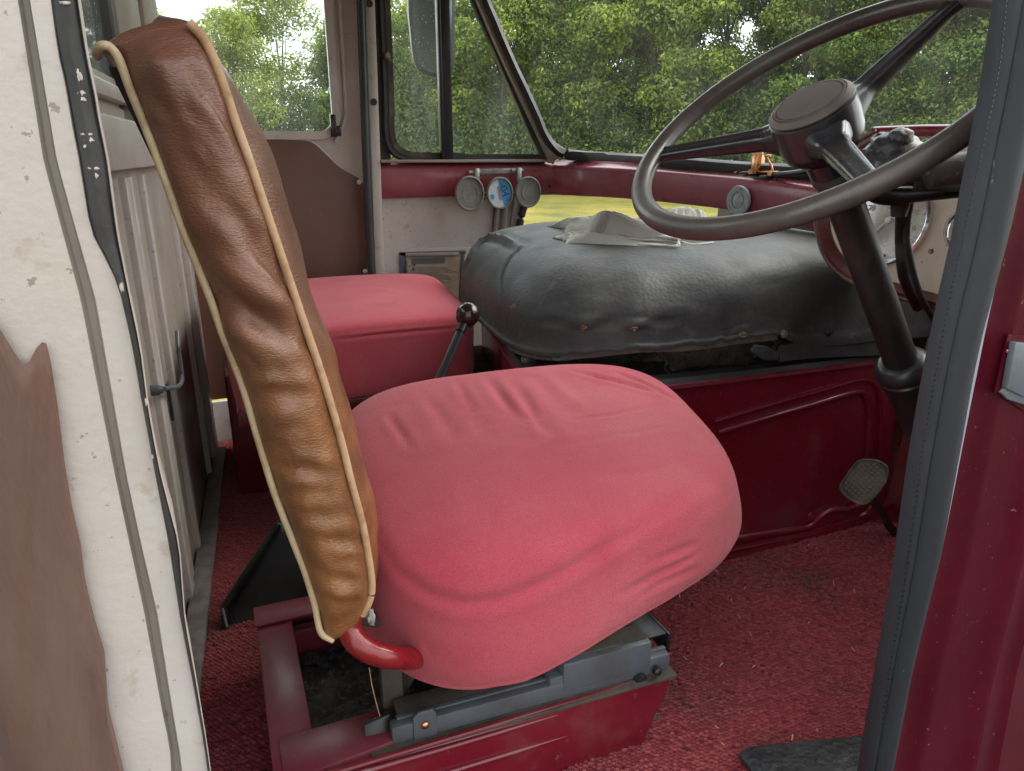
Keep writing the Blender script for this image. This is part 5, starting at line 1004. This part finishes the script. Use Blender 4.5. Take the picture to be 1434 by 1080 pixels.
nv = len(cx_); V = np.array(rowsV); V2 = V+np.array([0, .0016, 0]); F = grid_faces(nv, 70); n0 = len(V)
F = F+[tuple(i_+n0 for i_ in f) for f in F]+[(i*70, (i+1)*70, (i+1)*70+n0, i*70+n0) for i in range(nv-1)]+[((nv-1)*70+k, (nv-1)*70+k+1, (nv-1)*70+k+1+n0, (nv-1)*70+k+n0) for k in range(69)]
part('vinyl_trim', (V, F), m_vinyl, lpz)
pr = random.Random(8)
for k, (x, y, a, b) in enumerate(((92, 4, .0022, .0006), (110, 106, .0014, .0022), (113, 130, .0016, .0010), (114, 139, .0018, .0008), (121, 188, .0020, .0007), (125, 196, .0016, .0012), (120, 205, .0010, .0008), (131, 236, .0020, .0007), (134, 246, .0010, .0012), (205, 563, .0007, .0020), (214, 640, .0005, .0016))):
    part('paint_fleck', lump(at(x, y, y=.4462), (a, .0004, b), k, .7), m_cream, lpz)
R1 = [(1390, 0), (1372, 120), (1352, 225), (1330, 340), (1310, 430), (1290, 530), (1271, 640), (1247, 810), (1224, 940), (1200, 1080)]
DT = [(1409, 0), (1398, 100), (1372, 225), (1350, 330), (1334, 400), (1313, 510), (1291, 640), (1268, 810), (1243, 960), (1226, 1080)]
R2 = [(1488, -40), (1452, 100), (1432, 200), (1408, 310), (1390, 380), (1368, 459), (1356, 515), (1346, 572), (1338, 620), (1312, 764), (1272, 920), (1241, 1080)]
R3 = [(1500, -40), (1463, 100), (1442, 200), (1417, 310), (1399, 380), (1380, 464), (1368, 524), (1356, 584), (1345, 640), (1318, 778), (1276, 942), (1249, 1080)]
rp_ = thing('front_door_pillar', (.7, YP, 0), 'maroon near door pillar with black fabric seal and a metal catch', 'pillar')
part('seal', band(R1, R2, [(0, .462), (.04, .452), (.12, .447), (.24, .446), (.262, .4475), (.28, .4475), (.30, .445), (.38, .438), (.52, .434), (.68, .434), (.84, .438), (.94, .443), (1, .450)], .49, n=140), m_fabseal, rp_)
part('seal_edge', band([(x-1, y) for x, y in R2], R3, [(0, .447), (.5, .4455), (1, .450)], .48), m_pale, rp_)
sg = []
dd_ = arcl(crom(DT, 200), 420)
for i in range(0, 420, 3): p_ = at(*dd_[i], y=.4464); q_ = at(*dd_[i+1], y=.4464); sg.append(bar(p_, q_, .0012, .0014, 0, (0, 1, 0)))
part('stitching', join(*sg), m_black, rp_)
M2 = [(x+330, y) for x, y in R3]
part('pillar', band([(x-1, y) for x, y in R3], M2, [(0, .452), (.015, .459), (.05, .461), (.075, .456), (.085, .4515), (.10, .4505), (.19, .4515), (.225, .447), (.24, .4405), (.255, .4395), (.268, .4445), (.285, .450), (.34, .451), (.352, .448), (.362, .446), (.372, .450), (.5, .452), (1, .454)], .52, n=120), m_marout, rp_)
cp = [(1396, 556), (1399, 545), (1404, 548), (1411, 545), (1414, 520), (1418, 480), (1424, 472), (1500, 478), (1500, 580), (1434, 566), (1420, 563), (1408, 553)]
part('catch_recess', prism([at(x, y, y=.4485) for x, y in ((1393, 550), (1412, 468), (1500, 475), (1500, 590), (1434, 575))], (0, .001, 0)), m_marout, rp_)
part('catch_plate', join(prism([at(x, y, y=.441) for x, y in ((1411, 545), (1423, 480), (1500, 484), (1500, 566), (1434, 556))], (0, .007, 0), .001), prism([at(x, y, y=.444) for x, y in ((1402, 550), (1412, 540), (1500, 552), (1500, 582), (1434, 567), (1412, 560))], (0, .004, 0), .001)), m_grey, rp_, label='scuffed grey metal catch plate')
part('rivet', lathe([(0, 0), (.0022, 0), (.0018, .0012), (0, .0015)], at(1411, 492, y=.4475), (0, -1, 0), 10), m_brass, rp_)
# outer skin of the bus beside and above the doorway
sk = thing('cab_side', (.9, .5, 1.5), 'maroon and cream cab side panels around the near doorway', 'side panel')
part('door_header', box((.35, .50, 1.53), (1.9, .06, .44), bev=.01), m_cream, sk)
part('rear_side', box((-1.55, .485, .25), (2.3, .05, 1.5), bev=.01), m_maroon, sk); part('rear_upper_side', box((-1.55, .485, 1.38), (2.3, .05, .74), bev=.01), m_cream, sk)
part('lower_skin', box((1.35, .52, .35), (.9, .04, .8), bev=.01), m_maroon, sk)
part('sill', box((.3, .50, -.04), (1.5, .06, .08), bev=.01), m_maroon, sk)
